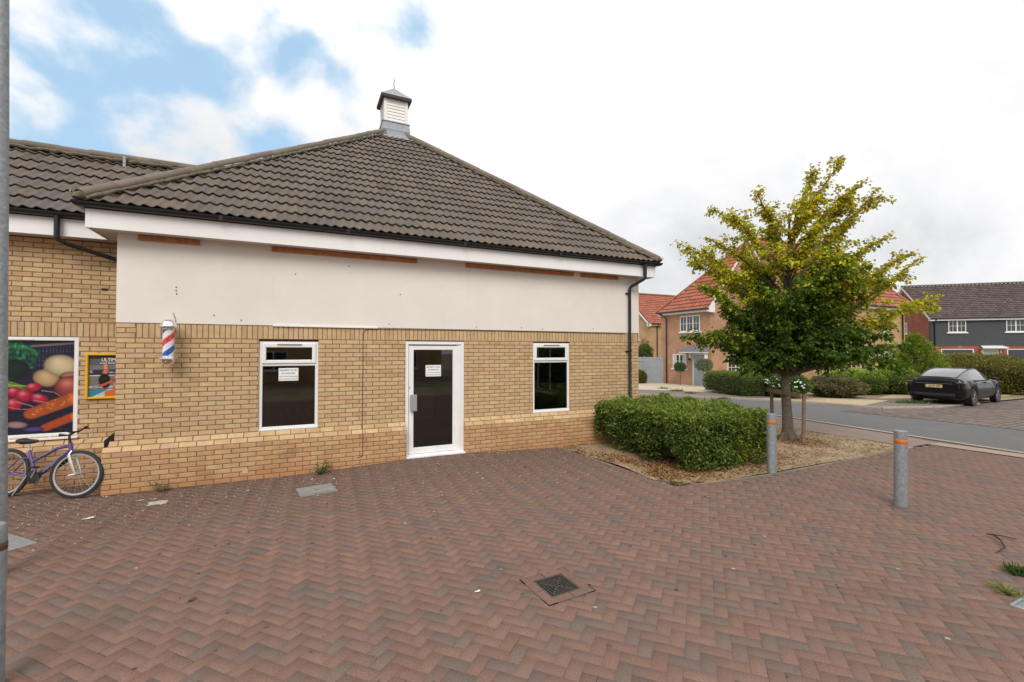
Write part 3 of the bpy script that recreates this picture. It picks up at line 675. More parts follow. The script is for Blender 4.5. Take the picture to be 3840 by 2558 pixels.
# ---- left wing
mb = MB()
WH = [(4.2, 6.32, .73, 2.275)]     # measured from x = -7
brick_rows(mb, (-7, .8, 0), X, -Y, 7, .70, 21, WH, BUFF, first=1)
brick_rows(mb, (-7, .8, 0), X, -Y, 7, 2.50, 17, [], BUFF, first=0)
soldiers(mb, (-7, .8, 0), X, -Y, 7, 2.275-.0, 0., [])
mb.mi = 0
for xx in (-2.8, -.68): mb.face([(xx, .8, .73), (xx, .9, .73), (xx, .9, 2.275), (xx, .8, 2.275)], (.5, .34, .17), 0)
mb.face([(-2.8, .8, 2.275), (-.68, .8, 2.275), (-.68, .9, 2.275), (-2.8, .9, 2.275)], (.2, .15, .1), 1)
mb.box((-.42, .785, 3.02), (-.345, .7955, 3.05), (.03, .025, .02), mi=0)
mb.build('wing_wall', [M_BRICK, M_MORTAR], shop)
mb = MB(); brick_rows(mb, (-7, .688, 0), X, -Y, 7, -.125, 9, [], PLIN); no2 = X.cross(up).normalized()
for r in range(2):
    x = -7+.11*r
    while x < 0:
        brick_block(mb, (0, .688, .55), X, up, no2, x, min(x+.215, 0), r*sl/2+.004, (r+1)*sl/2-.005, BUFF, proud=.006); x += .225
mb.face([(-7, .688, .55), (0, .688, .55), (0, .8, .70), (-7, .8, .70)], (1, 1, 1), 1); mb.build('wing_plinth', [M_PLINTH, M_MORTAR], shop)
mb = MB(); frame_rect(mb, -2.8, -.68, .732, 2.272, .80, .88, .055, wb=.075); mb.cbox((-2.82, .755, .715), (-.665, .84, .745), .004); mb.cbox((-1.9, .792, 2.225), (-1.2, .80, 2.25), .003)
wf = mb.build('window', M_WHITE, shop); wf['label'] = 'wide wing window filled by a printed vegetable graphic'
mb = MB(); mb.box((-6.9, .9, -.1), (-.1, .93, 3.78)); mb.build('inner_wall', M_ROOM, shop)

# printed pictures (flat prints): painted on a fine grid of coloured cells
def paint_base(w, h, bg): return np.ones((h, w, 3))*np.array(bg)
def ell(I, cx, cy, rx, ry, c, rot=0, hi=None, edge=.15, asp=1.):
    h, w, _ = I.shape; yy, xx = np.mgrid[0:h, 0:w]; x = (xx+.5)/w*asp-cx; y = 1-(yy+.5)/h-cy
    ca, sa = math.cos(rot), math.sin(rot); u = (x*ca+y*sa)/rx; v = (-x*sa+y*ca)/ry; d = np.sqrt(u*u+v*v)
    m = np.clip((1-d)/edge, 0, 1)[..., None]; c = np.array(c)
    sh = np.clip(1-.75*d**2.2, .15, 1)[..., None]*c
    if hi is not None:
        g = np.exp(-(((u+.25)**2+(v-.35)**2)/.12))[..., None]; sh = sh+g*np.array(hi)
    I[:] = I*(1-m)+sh*m
def stroke(I, pts, wd, c, asp=1., taper=True):
    n = 40
    for i in range(n+1):
        t = i/n; k = t*(len(pts)-1); a = min(int(k), len(pts)-2); f = k-a
        x = pts[a][0]*(1-f)+pts[a+1][0]*f; y = pts[a][1]*(1-f)+pts[a+1][1]*f; ell(I, x, y, wd*(1-.5*t*taper), wd*(1-.5*t*taper), c, edge=.5, asp=asp)
def print_mesh(name, I, x0, x1, z0, z1, y, parent):
    h, w, _ = I.shape; xs = np.linspace(x0, x1, w+1); zs = np.linspace(z1, z0, h+1)
    V = np.array([(a, y, b) for b in zs for a in xs]); q = np.arange(h*w); r, c = q//w, q % w; i = r*(w+1)+c
    F = np.stack([i+w+1, i+w+2, i+1, i], 1); return npmesh(name, V, F, np.clip(I.reshape(-1, 3), 0, 1), M_PRINT, parent)
def veg():
    asp = 1.42; I = paint_base(210, 148, (.012, .012, .035)); rg = np.random.default_rng(3); o = asp-.70; fx = lambda x: (asp-.56)+(x-o)*.78
    E = lambda x, y, rx, ry, *a, **k: ell(I, fx(x), .5+(y-.5)*1.0, rx*.80, ry*.86, *a, asp=asp, **k)
    stroke = lambda I, pts, wd, c, asp=1., taper=True: globals()['stroke'](I, [(fx(a), b) for a, b in pts], wd*.8, c, asp=asp, taper=taper)
    o = asp-.70   # content seen in the photograph sits in the right half
    for k in range(26): stroke(I, [(0, .86+rg.uniform(-.25, .12)), (asp, .93+rg.uniform(-.25, .1))], .012, tuple(np.array((.05, .05, .12))*rg.uniform(.5, 2.6)), asp=asp)
    stroke(I, [(o+.15, .93), (o+.7, .975)], .02, (.22, .18, .17), asp=asp, taper=False)
    for k in range(230):
        a = rg.uniform(0, 2*PI); r = rg.uniform(.05, .27); x, y = o-.02+r*math.cos(a)*1.25, .80+r*math.sin(a)*.8
        E(x, y, .035, .02, tuple(np.array((.02, .20, .085))*rg.uniform(.2, 1.5)), rot=rg.uniform(0, 3))
    E(o+.10, .70, .16, .13, (.004, .02, .018)); E(o-.25, .74, .2, .16, (.01, .05, .03))
    for k in range(60):
        a = rg.uniform(.5, 2.2); r = .25; x, y = o+.12+.22*math.cos(a), .78+.16*math.sin(a); E(x, y, .03, .018, tuple(np.array((.03, .27, .12))*rg.uniform(.5, 1.5)), rot=rg.uniform(0, 3))
    E(o+.45, .68, .07, .06, (.55, .45, .28)); E(o+.42, .595, .15, .115, (.62, .42, .20), rot=-.4, hi=(.1, .08, .05)); E(o+.57, .73, .19, .145, (.70, .58, .34), rot=-.2, hi=(.12, .1, .08)); E(o+.66, .62, .10, .05, (.45, .2, .12))
    E(o+.68, .49, .19, .155, (.36, .06, .055), hi=(.35, .16, .1))
    for k in range(14): stroke(I, [(o-.25+rg.uniform(-.1, .1), .62+rg.uniform(-.1, .04)), (o+.02+rg.uniform(-.03, .05), .55+rg.uniform(-.04, .03)), (o+.19+rg.uniform(-.12, .15), .475+rg.uniform(-.02, .05))], .013, tuple(np.array((.22, .42, .07))*rg.uniform(.6, 1.6)), asp=asp)
    for x, y, rx, ry in ((-.12, .50, .11, .07), (.10, .455, .085, .07), (.29, .50, .085, .06), (.20, .41, .10, .085), (.35, .375, .11, .065), (-.02, .375, .085, .08), (.10, .325, .085, .085), (-.2, .30, .12, .08), (-.33, .45, .1, .08), (-.4, .33, .12, .1), (-.1, .22, .1, .06)):
        E(o+x, y, rx, ry, (.52, .012, .05), rot=rg.uniform(-.4, .4), hi=(.35, .17, .2))
    for p in (((.12, .35), (.28, .30), (.33, .22)), ((.38, .46), (.5, .44), (.58, .385)), ((.3, .36), (.45, .32), (.5, .34)), ((-.05, .32), (.15, .27), (.3, .265)), ((-.5, .2), (-.2, .12), (0, .2))): stroke(I, [(o+a, b) for a, b in p], .009, (.55, .27, .32), asp=asp)
    for t in np.linspace(0, 1, 40): E(o+.27+.45*t, .215+.155*t, .085-.0*t, .075+.012*t, tuple(np.array((.78, .155, .035))*rg.uniform(.85, 1.15)), edge=.4)
    for t in np.linspace(0, 1, 30): E(o+.42+.30*t, .06+.11*t, .065, .05+.01*t, tuple(np.array((.72, .12, .03))*rg.uniform(.85, 1.15)), edge=.4)
    for k in range(22): t = rg.uniform(0, 1); E(o+.25+.45*t, .22+.155*t+rg.uniform(-.04, .05), .018, .005, (.95, .42, .16), rot=.3)
    E(o+.13, .105, .115, .045, (.40, .24, .24), rot=-.1); E(o-.1, .09, .14, .04, (.12, .05, .18)); E(o+.3, .05, .12, .03, (.09, .06, .22)); E(o-.45, .1, .16, .05, (.4, .22, .24))
    return I
print_mesh('vegetable_graphic', veg()*np.array([.80, .78, .80]), -2.745, -.735, .808, 2.216, .838, wf)
def bottles():
    I = paint_base(54, 76, (.10, .095, .105)); E = lambda *a, **k: ell(I, *a, **k); rg = np.random.default_rng(5)
    I[26:36] = (.025, .03, .055); I[36:38] = (.5, .5, .52); I[38:56] = (.17, .155, .14); I[18:26] = (.16, .165, .175); I[:6] = (.03, .02, .02)
    for k in range(12): E(rg.uniform(0, 1), .60+rg.uniform(-.03, .03), .05, .02, (.45, .42, .42))
    I[56:60] = (.45, .46, .50); I[60:62] = (.25, .05, .09)
    h, w, _ = I.shape; yy, xx = np.mgrid[0:h, 0:w]; m = yy >= 62
    I[m & (xx+(yy-62)*1.6 < 26)] = (.02, .22, .32); I[m & (xx+(yy-62)*1.6 >= 26)] = (.48, .48, .55); I[m & (xx*.32-(74-yy) > -1.5) & (xx > 20)] = (.62, .13, .02)
    E(.40, .72, .055, .13, (.85, .26, .10)); E(.39, .59, .07, .07, (.80, .20, .09)); E(.38, .40, .155, .175, (.008, .012, .010)); E(.40, .30, .13, .10, (.006, .008, .008)); stroke(I, [(.27, .26), (.40, .30), (.53, .36)], .035, (.75, .14, .04), taper=False)
    E(.72, .47, .12, .10, (.78, .30, .16)); E(.72, .38, .14, .06, (.72, .02, .03)); E(.71, .28, .14, .13, (.82, .28, .16)); E(.95, .48, .12, .14, (.80, .36, .06)); E(.72, .56, .04, .03, (.6, .55, .5)); E(.93, .3, .1, .08, (.12, .10, .08)); E(.18, .24, .1, .05, (.35, .33, .36))
    return I
ps = empty('framed_poster', (0, 0, 0), label='yellow framed drinks poster on the brick wall beside the vegetable graphic', cat='poster')
mb = MB(); frame_rect(mb, -.588, -.012, 1.305, 2.022, .755, .7965, .035, ch=.008); mb.build('frame', M_YELLOW, ps)
print_mesh('print', bottles(), -.553, -.047, 1.340, 1.987, .786, ps)
text_obj('lettering', 'ULTIMATE', .075, M_PAPER, ps, (-.255, .7835, 1.895), sx=.85); text_obj('lettering', 'PARTY DRINKS RANGE', .030, M_PAPER, ps, (-.265, .7835, 1.855))

# notices taped inside the glass
def notice(x0, x1, z0, z1, y, label):
    n = empty('notice', ((x0+x1)/2, y, z0), label=label, cat='notice')
    mb = MB(); w = (x1-x0)/2; h = z1-z0; mb.box((-w, 0, 0), (w, .0008, h)); mb.build('sheet', M_PAPER, n)
    for i, (t, s, zz) in enumerate((('PROPERTY TO LET', .032, .80), ('BY LANDLORD', .030, .57), ('CALL OR TEXT FOR DETAILS', .0215, .33), ('AND A VIEWING OF THE UNIT', .020, .13))):
        text_obj('lettering', t, s, M_INK, n, (0, -.0008, h*zz-.006))
notice(2.112, 2.409, 1.560, 1.772, .030, 'white to let notice inside the left hand shop window')
notice(4.590, 4.890, 1.572, 1.788, .026, 'white to let notice on the glass of the shop door')

# ------------------------------------------------------------ tiled roofs (each course a real step of rolled tiles)
TILEC = [(.120, .095, .078), (.132, .106, .088), (.108, .087, .072), (.126, .104, .088), (.116, .098, .086), (.140, .108, .085)]
def tile_face(O, u, s, n, L, ncourse, gauge, smax, smin=None, period=.15, amp=.0175, t=.035, dx=.025, pal=TILEC, tilew=.30):
    O, u, s, n = [np.array(v, dtype=float) for v in (O, u, s, n)]
    N = int(round(L/dx)); xs = np.linspace(0, L, N+1); sm = np.array([smax(x) for x in xs]); wv = amp*np.cos(2*PI*xs/period) + .22*amp*np.cos(4*PI*xs/period+.9)
    Vs, Fs, Cs = [], [], []; base = 0
    for k in range(ncourse):
        s0, s1 = k*gauge, (k+1)*gauge+.05; jx = random.uniform(-.004, .004)
        tc = [jit(random.choice(pal), .08) for _ in range(int(L/tilew)+2)]; tz = [random.gauss(0, .0016) for _ in range(int(L/tilew)+2)]
        ti = np.minimum((xs/tilew).astype(int), len(tz)-1); dz = np.array(tz)[ti]
        rows = []
        for ss, hh in ((s0+.06, t-.017), (s0, t-.017), (s0, t), (s0+.012, t+.001), (s1, t*(1-(s1-s0)/gauge))):
            sv = np.minimum(ss, sm)+0*xs; rows.append(O + np.outer(xs, u) + np.outer(sv+jx*0, s) + np.outer(wv+hh+dz, n))
        V = np.concatenate(rows); M = N+1; keep = np.where(np.minimum(sm[:-1], sm[1:]) > s0-.02)[0]
        if len(keep) == 0: continue
        for r in range(4):
            a = base+r*M+keep; Fs.append(np.stack([a, a+1, a+M+1, a+M], 1))
            Cs.append(np.array([tc[i] for i in ti[keep]]))
        Vs.append(V); base += len(V)
    return np.concatenate(Vs), np.concatenate(Fs), np.concatenate(Cs)
def join_np(parts):
    Vs, Fs, Cs = [], [], []; b = 0
    for V, F, C in parts: Vs.append(V); Fs.append(F+b); Cs.append(C); b += len(V)
    return np.concatenate(Vs), np.concatenate(Fs), np.concatenate(Cs)
def ridge_line(mb, p0, p1, r=.115, seg=.45, taper=.004):
    p0, p1 = Vector(p0), Vector(p1); d = (p1-p0); Ln = d.length; d.normalize(); side = d.cross(Z).normalized(); up_ = side.cross(d).normalized(); n = max(1, round(Ln/seg))
    for k in range(n):
        a = p0+d*(Ln*k/n-.01); b = p0+d*(Ln*(k+1)/n+.012); c = jit(random.choice([(.165, .132, .103), (.15, .12, .096), (.175, .14, .11)]), .08); t = random.uniform(-.006, .006)
        rows = []
        for p, rr in ((a, r+taper), (b, r)):
            rows.append([p + side*(rr*math.cos(R(g))) + up_*(rr*.78*math.sin(R(g))+t) for g in range(-15, 196, 14)])
        for i in range(len(rows[0])-1): mb.face([rows[0][i], rows[1][i], rows[1][i+1], rows[0][i+1]], c)
        i2 = [p*.0 + q for p, q in zip(rows[0], rows[0])]
        for i in range(len(rows[0])-1): mb.face([rows[0][i+1], rows[0][i], a+(rows[0][i]-a)*.86, a+(rows[0][i+1]-a)*.86], (c[0]*.8, c[1]*.8, c[2]*.8))
def bedding(mb, p0, p1, off, drop, r=.045):
    p0, p1 = Vector(p0), Vector(p1); d = (p1-p0); Ln = d.length; d.normalize(); side = d.cross(Z).normalized(); n = int(Ln/.07)
    for sg in (-1, 1): mb.tube([p0+d*(Ln*i/n)+side*sg*(off+random.uniform(-.02, .03))-Z*(drop+random.uniform(-.008, .012)) for i in range(n+1)], [r*random.uniform(.6, 1.25) for _ in range(n+1)], 7)
OV = .355; EZ = 4.125; PT = .83; cosp = 1/math.hypot(1, PT); HB = L/2+OV
sv_ = lambda v: (v + Z*PT).normalized()
def pyramid_face(c0, u, inw):
    s = sv_(inw); n = u.cross(s).normalized(); n = n if n.z > 0 else -n
    return tile_face(c0, u, s, n, 2*HB, 21, .345, lambda x: max(0., (HB-abs(x-HB))/cosp))
faces = [pyramid_face((-OV, -OV, EZ), X, Y), pyramid_face((-OV, L+OV, EZ), -Y, X), pyramid_face((L+OV, -OV, EZ), Y, -X), pyramid_face((L+OV, L+OV, EZ), -X, -Y)]
V, F, C = join_np(faces); roof = npmesh('roof', V, F, C, M_TILE, shop)
APEX = Vector((L/2, L/2, EZ+HB*PT))
mb = MB(); mbb = MB()
for cx, cy in ((-OV, -OV), (L+OV, -OV), (L+OV, L+OV), (-OV, L+OV)):
    p = Vector((cx, cy, EZ)) + Z*.062; d = (APEX-p); q = p + d.normalized()*.05; ridge_line(mb, q, APEX+Z*.055, .10); bedding(mbb, q, APEX+Z*.055, .118, .056, .026)
    e = (Vector((cx, cy, 0))-Vector((L/2, L/2, 0))).normalized(); bm = bmesh.new(); bmesh.ops.create_icosphere(bm, subdivisions=2, radius=1)
    for v in bm.verts: v.co = Vector((v.co.x*.10, v.co.y*.10, v.co.z*.06))*random.uniform(.85, 1.15)
    mbb.add_bm(bm, M=Matrix.Translation(q+Z*-.02))
mb.build('hip_tiles', M_RIDGE, roof, smooth=False); mbb.build('mortar_bedding', M_BED, roof, smooth=True)
mb = MB()   # hip irons
for cx, sx in ((-OV, -1), (L+OV, 1)): mb.tube([(cx+.06*-sx, -OV+.06, EZ+.05), (cx-.03*-sx, -OV-.03, EZ+.04), (cx-.05*-sx, -OV-.05, EZ+.09), (cx-.045*-sx, -OV-.045, EZ+.13)], .008, 6)
mb.build('hip_iron', M_GALV, roof)
# wing roof
WY0 = .8-OV; WR = 2.16; wz = EZ+(WR-WY0)*PT
s = sv_(Y); n = X.cross(s).normalized(); sl1 = (WR-WY0)/cosp
V1 = tile_face((-7.2, WY0, EZ), X, s, n, 8.9, 7, .345, lambda x: sl1)
s2 = sv_(-Y); V2 = tile_face((1.7, 2*WR-WY0, EZ), -X, s2, -X.cross(s2)*-1 if (-X).cross(s2).z < 0 else (-X).cross(s2), 8.9, 7, .345, lambda x: sl1)
V, F, C = join_np([V1, V2]); wroof = npmesh('roof', V, F, C, M_TILE, shop)
mb = MB(); ridge_line(mb, (-7.2, WR, wz+.05), (1.2, WR, wz+.05)); mb.build('ridge_tiles', M_RIDGE, wroof)
mb = MB(); bedding(mb, (-7.2, WR, wz+.05), (1.0, WR, wz+.05), .13, .055, .032); mb.build('mortar_bedding', M_BED, wroof, smooth=True)
mb = MB(); mb.box((-.51, WR-.2, wz-.14), (-.47, WR-.16, wz+.05)); mb.build('vent_bracket', M_GALV, wroof)
mb = MB()   # wing gable end and back wall, closing the building
mb.face([(-7, .8, 0), (-7, 3.5, 0), (-7, 3.5, 4.1), (-7, WR, wz-.05), (-7, .8, 4.1)]); mb.face([(-7, 3.5, 0), (0, 3.5, 0), (0, 3.5, 4.1), (-7, 3.5, 4.1)]); mb.face([(0, .8, .75), (0, L, .75), (0, L, 4.1), (0, .8, 4.1)]); mb.face([(0, L, 0), (L, L, 0), (L, L, 4.1), (0, L, 4.1)]); mb.face([(0, .8, 0), (0, L, 0), (0, L, .75), (0, .8, .75)])
mb.build('rear_wall', mat_brick('buff_brick_plain', (.55, .38, .19), (.47, .31, .16), (.25, .19, .12)), shop)

# ------------------------------------------------------------ roof cupola
cu = empty('roof_cupola', (APEX.x+.02, APEX.y, 0)); cu.parent = shop
def frustum(mb, z0, h0, z1, h1, c=None, cap=False):
    A = [(-h0, -h0, z0), (h0, -h0, z0), (h0, h0, z0), (-h0, h0, z0)]; B = [(-h1, -h1, z1), (h1, -h1, z1), (h1, h1, z1), (-h1, h1, z1)]
    for k in range(4): mb.face([A[k], A[(k+1) % 4], B[(k+1) % 4], B[k]], c)
    if cap: mb.face(B)
cu_loc = (APEX.x+.02, APEX.y, 0)
bpy.data.objects.remove(cu)
mb = MB(); frustum(mb, 8.15, .39, 8.30, .385); frustum(mb, 8.302, .392, 8.31, .392); frustum(mb, 8.31, .39, 8.535, .368); mb.box((-.385, -.385, 8.53), (.385, .385, 8.555))
# dressed lead skirt following the tiles
for k in range(4):
    a = k*PI/2; n_ = 26; top = []; bot = []
    for i in range(n_+1):
        t = -1+2*i/n_; x = t*.39; x2 = t*.60
        run = .60+.03*math.sin(i*2.4)+random.uniform(-.012, .012)
        top.append((x, -.392, 8.24)); bot.append((x2, -run, APEX.z-run*PT+.052+.014*math.cos(2*PI*x2/.15)))
    Rm = Matrix.Rotation(a, 4, 'Z')
    for i in range(n_): mb.face([Rm @ Vector(p) for p in (bot[i], bot[i+1], top[i+1], top[i])])
mb.build('cupola_base', M_LEAD, roof, loc=cu_loc)
M_CLAD = mat('white_cladding', (.78, .765, .73), rough=.6, noise=(5, .04))
mb = MB(); mb.box((-.315, -.315, 8.555), (.315, .315, 9.30))
for k in range(4):
    Rm = Matrix.Rotation(k*PI/2, 4, 'Z'); i0 = len(mb.v)
    for j in range(8):
        z = 8.585+j*.088
        P = [(-.245, -.334, z), (.245, -.334, z), (.245, -.318, z+.086), (-.245, -.318, z+.086)]; mb.face([Rm @ Vector(p) for p in P]); mb.face([Rm @ Vector(p) for p in ((-.245, -.334, z), (-.245, -.316, z), (.245, -.316, z), (.245, -.334, z))])
        for sx in (-1, 1): mb.face([Rm @ Vector(p) for p in ((sx*.245, -.334, z), (sx*.245, -.316, z), (sx*.245, -.316, z+.086), (sx*.245, -.318, z+.086))])
    for sx in (-1, 1):
        i0 = len(mb.v); mb.box((sx*.2465, -.335, 8.556), (sx*.3355, -.3155, 9.3))
        for i in range(i0, len(mb.v)): mb.v[i] = tuple(Rm @ Vector(mb.v[i]))
mb.build('cupola_louvres', M_CLAD, roof, loc=cu_loc)
mb = MB(); 
for k in range(4):
    Rm = Matrix.Rotation(k*PI/2, 4, 'Z'); mb.face([Rm @ Vector(p) for p in ((-.43, -.43, 9.285), (.43, -.43, 9.285), (0, 0, 9.72))])
cp = mb.build('cupola_roof', M_LEAD, roof, loc=cu_loc)
mb = MB(); frustum(mb, 9.205, .425, 9.288, .425); mb.face([(-.425, -.425, 9.21), (.425, -.425, 9.21), (.425, .425, 9.21), (-.425, .425, 9.21)]); mb.build('cupola_eaves', mat('dark_eaves', (.035, .033, .03), rough=.7), roof, loc=cu_loc)
mb = MB(); mb.tube([(0, 0, 9.68), (0, 0, 9.80), (-.012, 0, 9.86), (.006, 0, 9.93), (.022, 0, 10.03)], [.014, .012, .011, .013, .004], 8); mb.build('finial', mat('finial_metal', (.12, .12, .13), rough=.5, metal=.5), roof, loc=cu_loc)

# ------------------------------------------------------------ barber pole
bp = empty('barber_pole', (.662, -.2, 1.84), label='chrome capped barber pole with red white and blue spiral on the brick wall', cat='barber pole')
mb = MB(); nseg, nz = 96, 90
def stripe(j, k):
    ph = ((j/nz)*.385/.385 - (k/nseg) + .77) % 1.
    return (.012, .10, .42) if ph < .25 else (.74, .72, .76) if ph < .5 else (.62, .045, .05) if ph < .75 else (.74, .72, .76)
mb.lathe([(.073, .15+.385*j/nz) for j in range(nz+1)], (0, 0, 0), nseg, stripe); mb.build('striped_cylinder', mat('barber_stripes', attr=True, rough=.2, coat=.6), bp, smooth=True)
mb = MB(); mb.lathe([(.078, .535), (.080, .555), (.105, .558), (.113, .568), (.113, .580), (.105, .588), (.100, .60), (.097, .615), (.088, .640), (.072, .665), (.05, .682), (.025, .690), (0, .692)], (0, 0, 0), 40); mb.build('top_cap', M_CHROME, bp, smooth=True)
mb = MB(); mb.lathe([(.078, .152), (.092, .148), (.094, .132), (.116, .122), (.118, .108), (.105, .10), (.095, .092), (.088, .065), (.07, .035), (.045, .012), (.02, .002), (0, 0)], (0, 0, 0), 40); mb.build('bottom_cap', M_CHROME, bp, smooth=True)
mb = MB(); 
for z in (.115, .572): mb.box((-.045, .08, z-.018), (.045, .198, z-.006)); mb.box((-.045, .188, z-.05), (.045, .196, z+.03))
mb.build('wall_bracket', M_CHROME, bp)
mb = MB(); mb.tube([(.055, .17, .62), (.045, .178, .70), (.03, .180, .76), (.012, .183, .80)], .0045, 6) 
mb.build('power_cable', mat('grey_cable', (.15, .14, .13), rough=.6), bp)

# ------------------------------------------------------------ covers and gully
def cover(name, cx, cy, a, b, r, col, z=.002, thick=.02, **kw):
    mb = MB(); mb.cbox((-a, -b, -thick), (a, b, z), .004); 
    return tag(mb.build(name, col, loc=(cx, cy, gzp(cx, cy)), rot=(0, 0, r)), **kw)
M_COVER = mat('worn_concrete_cover', (.235, .235, .215), rough=.85, noise=(7, .22), bump=(40, .004), stain=[((.13, .13, .12), 6, .58, .75), ((.36, .35, .32), 11, .6, .8)])
c1 = cover('inspection_cover', 2.665, -1.15, .25, .215, R(9), M_COVER, .010, label='grey rectangular inspection cover in the paving below the green weed', cat='inspection cover')
mb = MB(); mb.lathe([(.0, .0115), (.016, .0115), (.02, .010)], (0, 0, 0), 10); mb.box((-.23, -.195, .0104), (.23, -.185, .0118)); mb.build('lift_key', mat('dark_recess', (.06, .06, .055), rough=.9), c1)
c2 = cover('inspection_cover', -.54, -1.80, .30, .30, R(42), mat('pale_steel_cover', (.33, .34, .36), rough=.5, metal=.4, noise=(30, .2), bump=(60, .004)), .008, label='pale metal access cover cut off by the left edge beside the bollard', cat='inspection cover')
c3 = cover('inspection_cover', 7.96, -7.13, .30, .30, 0., mat('dark_steel_cover', (.22, .225, .235), rough=.6, metal=.3, noise=(30, .2)), .004, label='grey access cover with pale rim at the bottom right edge', cat='inspection cover')
mb = MB(); frame_rect(mb, -.325, .325, -.325, .325, -.012, .006, .022); mb.xform(Matrix.Rotation(-PI/2, 4, 'X')); mb.build('rim', M_GALV, c3)
mb = MB(); bm = bmesh.new(); bmesh.ops.create_grid(bm, x_segments=14, y_segments=10, size=1)
for v in bm.verts:
    x, y = v.co.x, v.co.y; k = 1+.09*math.sin(5*math.atan2(y, x)+1); v.co = Vector((x*.105*k, y*.088*k, .006-.006*max(abs(x), abs(y))**4+random.uniform(0, .0015)))
mb.add_bm(bm); tag(mb.build('stopcock_cover', mat('pale_concrete', (.42, .40, .35), rough=.95, noise=(30, .25)), loc=(.70, -.80, .003), rot=(0, 0, R(6))), label='small pale concrete patch set in the paving near the shop corner', cat='stopcock cover')
gu = empty('drain_gully', (GUL.x, GUL.y, 0), GA, label='square black iron drain grating set in the middle of the paving', cat='drain')
M_IRON = mat('cast_iron', (.07, .062, .055), rough=.6, metal=.4, noise=(30, .35), stain=[((.16, .12, .09), 12, .55, .8)])
mb = MB()
for q in range(4):
    Rm = Matrix.Rotation(q*PI/2, 4, 'Z'); i0 = len(mb.v); mb.box((-.149, -.149, -.06), (.149-.0165, -.1325, .0035)); mb.box((-.1322, -.1322, -.05), (.1322-.009, -.124, -.006))
    for i in range(i0, len(mb.v)): mb.v[i] = tuple(Rm @ Vector(mb.v[i]))
mb.build('frame', M_IRON, gu)
mb = MB()
for q in range(4):
    Rm = Matrix.Rotation(q*PI/2, 4, 'Z'); D = Matrix.Rotation(q*PI/2+PI/4, 4, 'Z')
    for d0 in (.016, .044, .072, .100):
        i0 = len(mb.v); mb.box((-d0-.004, -d0-.010, -.022), (d0-.006, -d0, -.004))
        for i in range(i0, len(mb.v)): mb.v[i] = tuple(Rm @ Vector(mb.v[i]))
    i0 = len(mb.v); mb.box((-.160, -.006, -.024), (-.01, .006, -.0045))
    for i in range(i0, len(mb.v)): mb.v[i] = tuple(D @ Vector(mb.v[i]))
mb.build('grating', M_IRON, gu)
mb = MB(); mb.box((-.147, -.147, -.078), (.147, .147, -.060)); mb.box((-.1475, -.1475, -.078), (-.1325, .1475, -.03)); mb.box((.1325, -.1475, -.078), (.1475, .1475, -.03)); mb.build('pot', mat('black_pit', (.01, .01, .01), rough=.9), gu)

# ------------------------------------------------------------ bollards and lamp column
def bollard(x, y, lean, label, band=(.828, .888), r=.073, h=1.0, cap=False, grp='galvanised steel bollards'):
    b = empty('bollard', (x, y, gzp(x, y)), label=label, cat='bollard', group=grp); b.rotation_euler = lean
    mb = MB()
    if cap: mb.lathe([(r, -.05), (r, h-.06), (r*.97, h-.03), (r*.85, h-.008), (r*.5, h+.004), (0, h+.008)], (0, 0, 0), 40)
    else: mb.lathe([(r, -.05), (r, h-.004), (r-.004, h), (0, h)], (0, 0, 0), 40)
    mb.build('post', M_GALV, b, smooth=True)
    mb = MB(); mb.lathe([(r, band[0]), (r+.0015, band[0]+.002), (r+.0015, band[1]-.002), (r, band[1])], (0, 0, 0), 40); mb.build('reflective_band', M_BANDD if cap else M_BANDO, b, smooth=True)
    mb = MB(); mb.lathe([(r, .012), (r+.012, .006), (r+.02, 0)], (0, 0, 0), 30); mb.build('base_collar', mat('mortar_collar', (.12, .085, .06), rough=.95), b)
    return b
M_BANDO = mat('orange_band', (.55, .145, .010), rough=.4, noise=(12, .15)); M_BANDD = mat('brown_band', (.10, .06, .035), rough=.6, noise=(12, .3))
bollard(9.63, -3.38, (0, 0, 0), 'steel bollard with orange band standing against the end of the leafy hedge')
bollard(9.66, -5.17, (R(.5), R(-.5), 1.), 'weathered steel bollard with orange band alone on the open paving at right')
bollard(.715, -4.535, (0, 0, 0), 'domed steel bollard with brown band at the bottom left edge', band=(.835, .885), r=.056, cap=True)
lp = empty('lamp_post', (-.085, -2.62, 0), label='tall galvanised lamp column along the left edge', cat='lamp post')
mb = MB(); mb.lathe([(.064, -.05), (.064, 1.2), (.060, 1.28), (.060, 1.4), (.060, 4.), (.048, 8.)], (0, 0, 0), 32); mb.build('column', M_GALV, lp, smooth=True); lp.rotation_euler = (R(-.45), R(-.9), 0)
mb = MB(); mb.cbox((-.033, -.068, .45), (.033, -.055, .95), .004); mb.build('access_door', M_GALV, lp)
mb = MB(); mb.tube([(0, 0, 7.9), (0, -.1, 8.15), (0, -.5, 8.25), (0, -.8, 8.27)], .03, 10); mb.cbox((-.12, -1.25, 8.2), (.12, -.7, 8.32), .03); mb.build('lantern', M_GREY, lp)

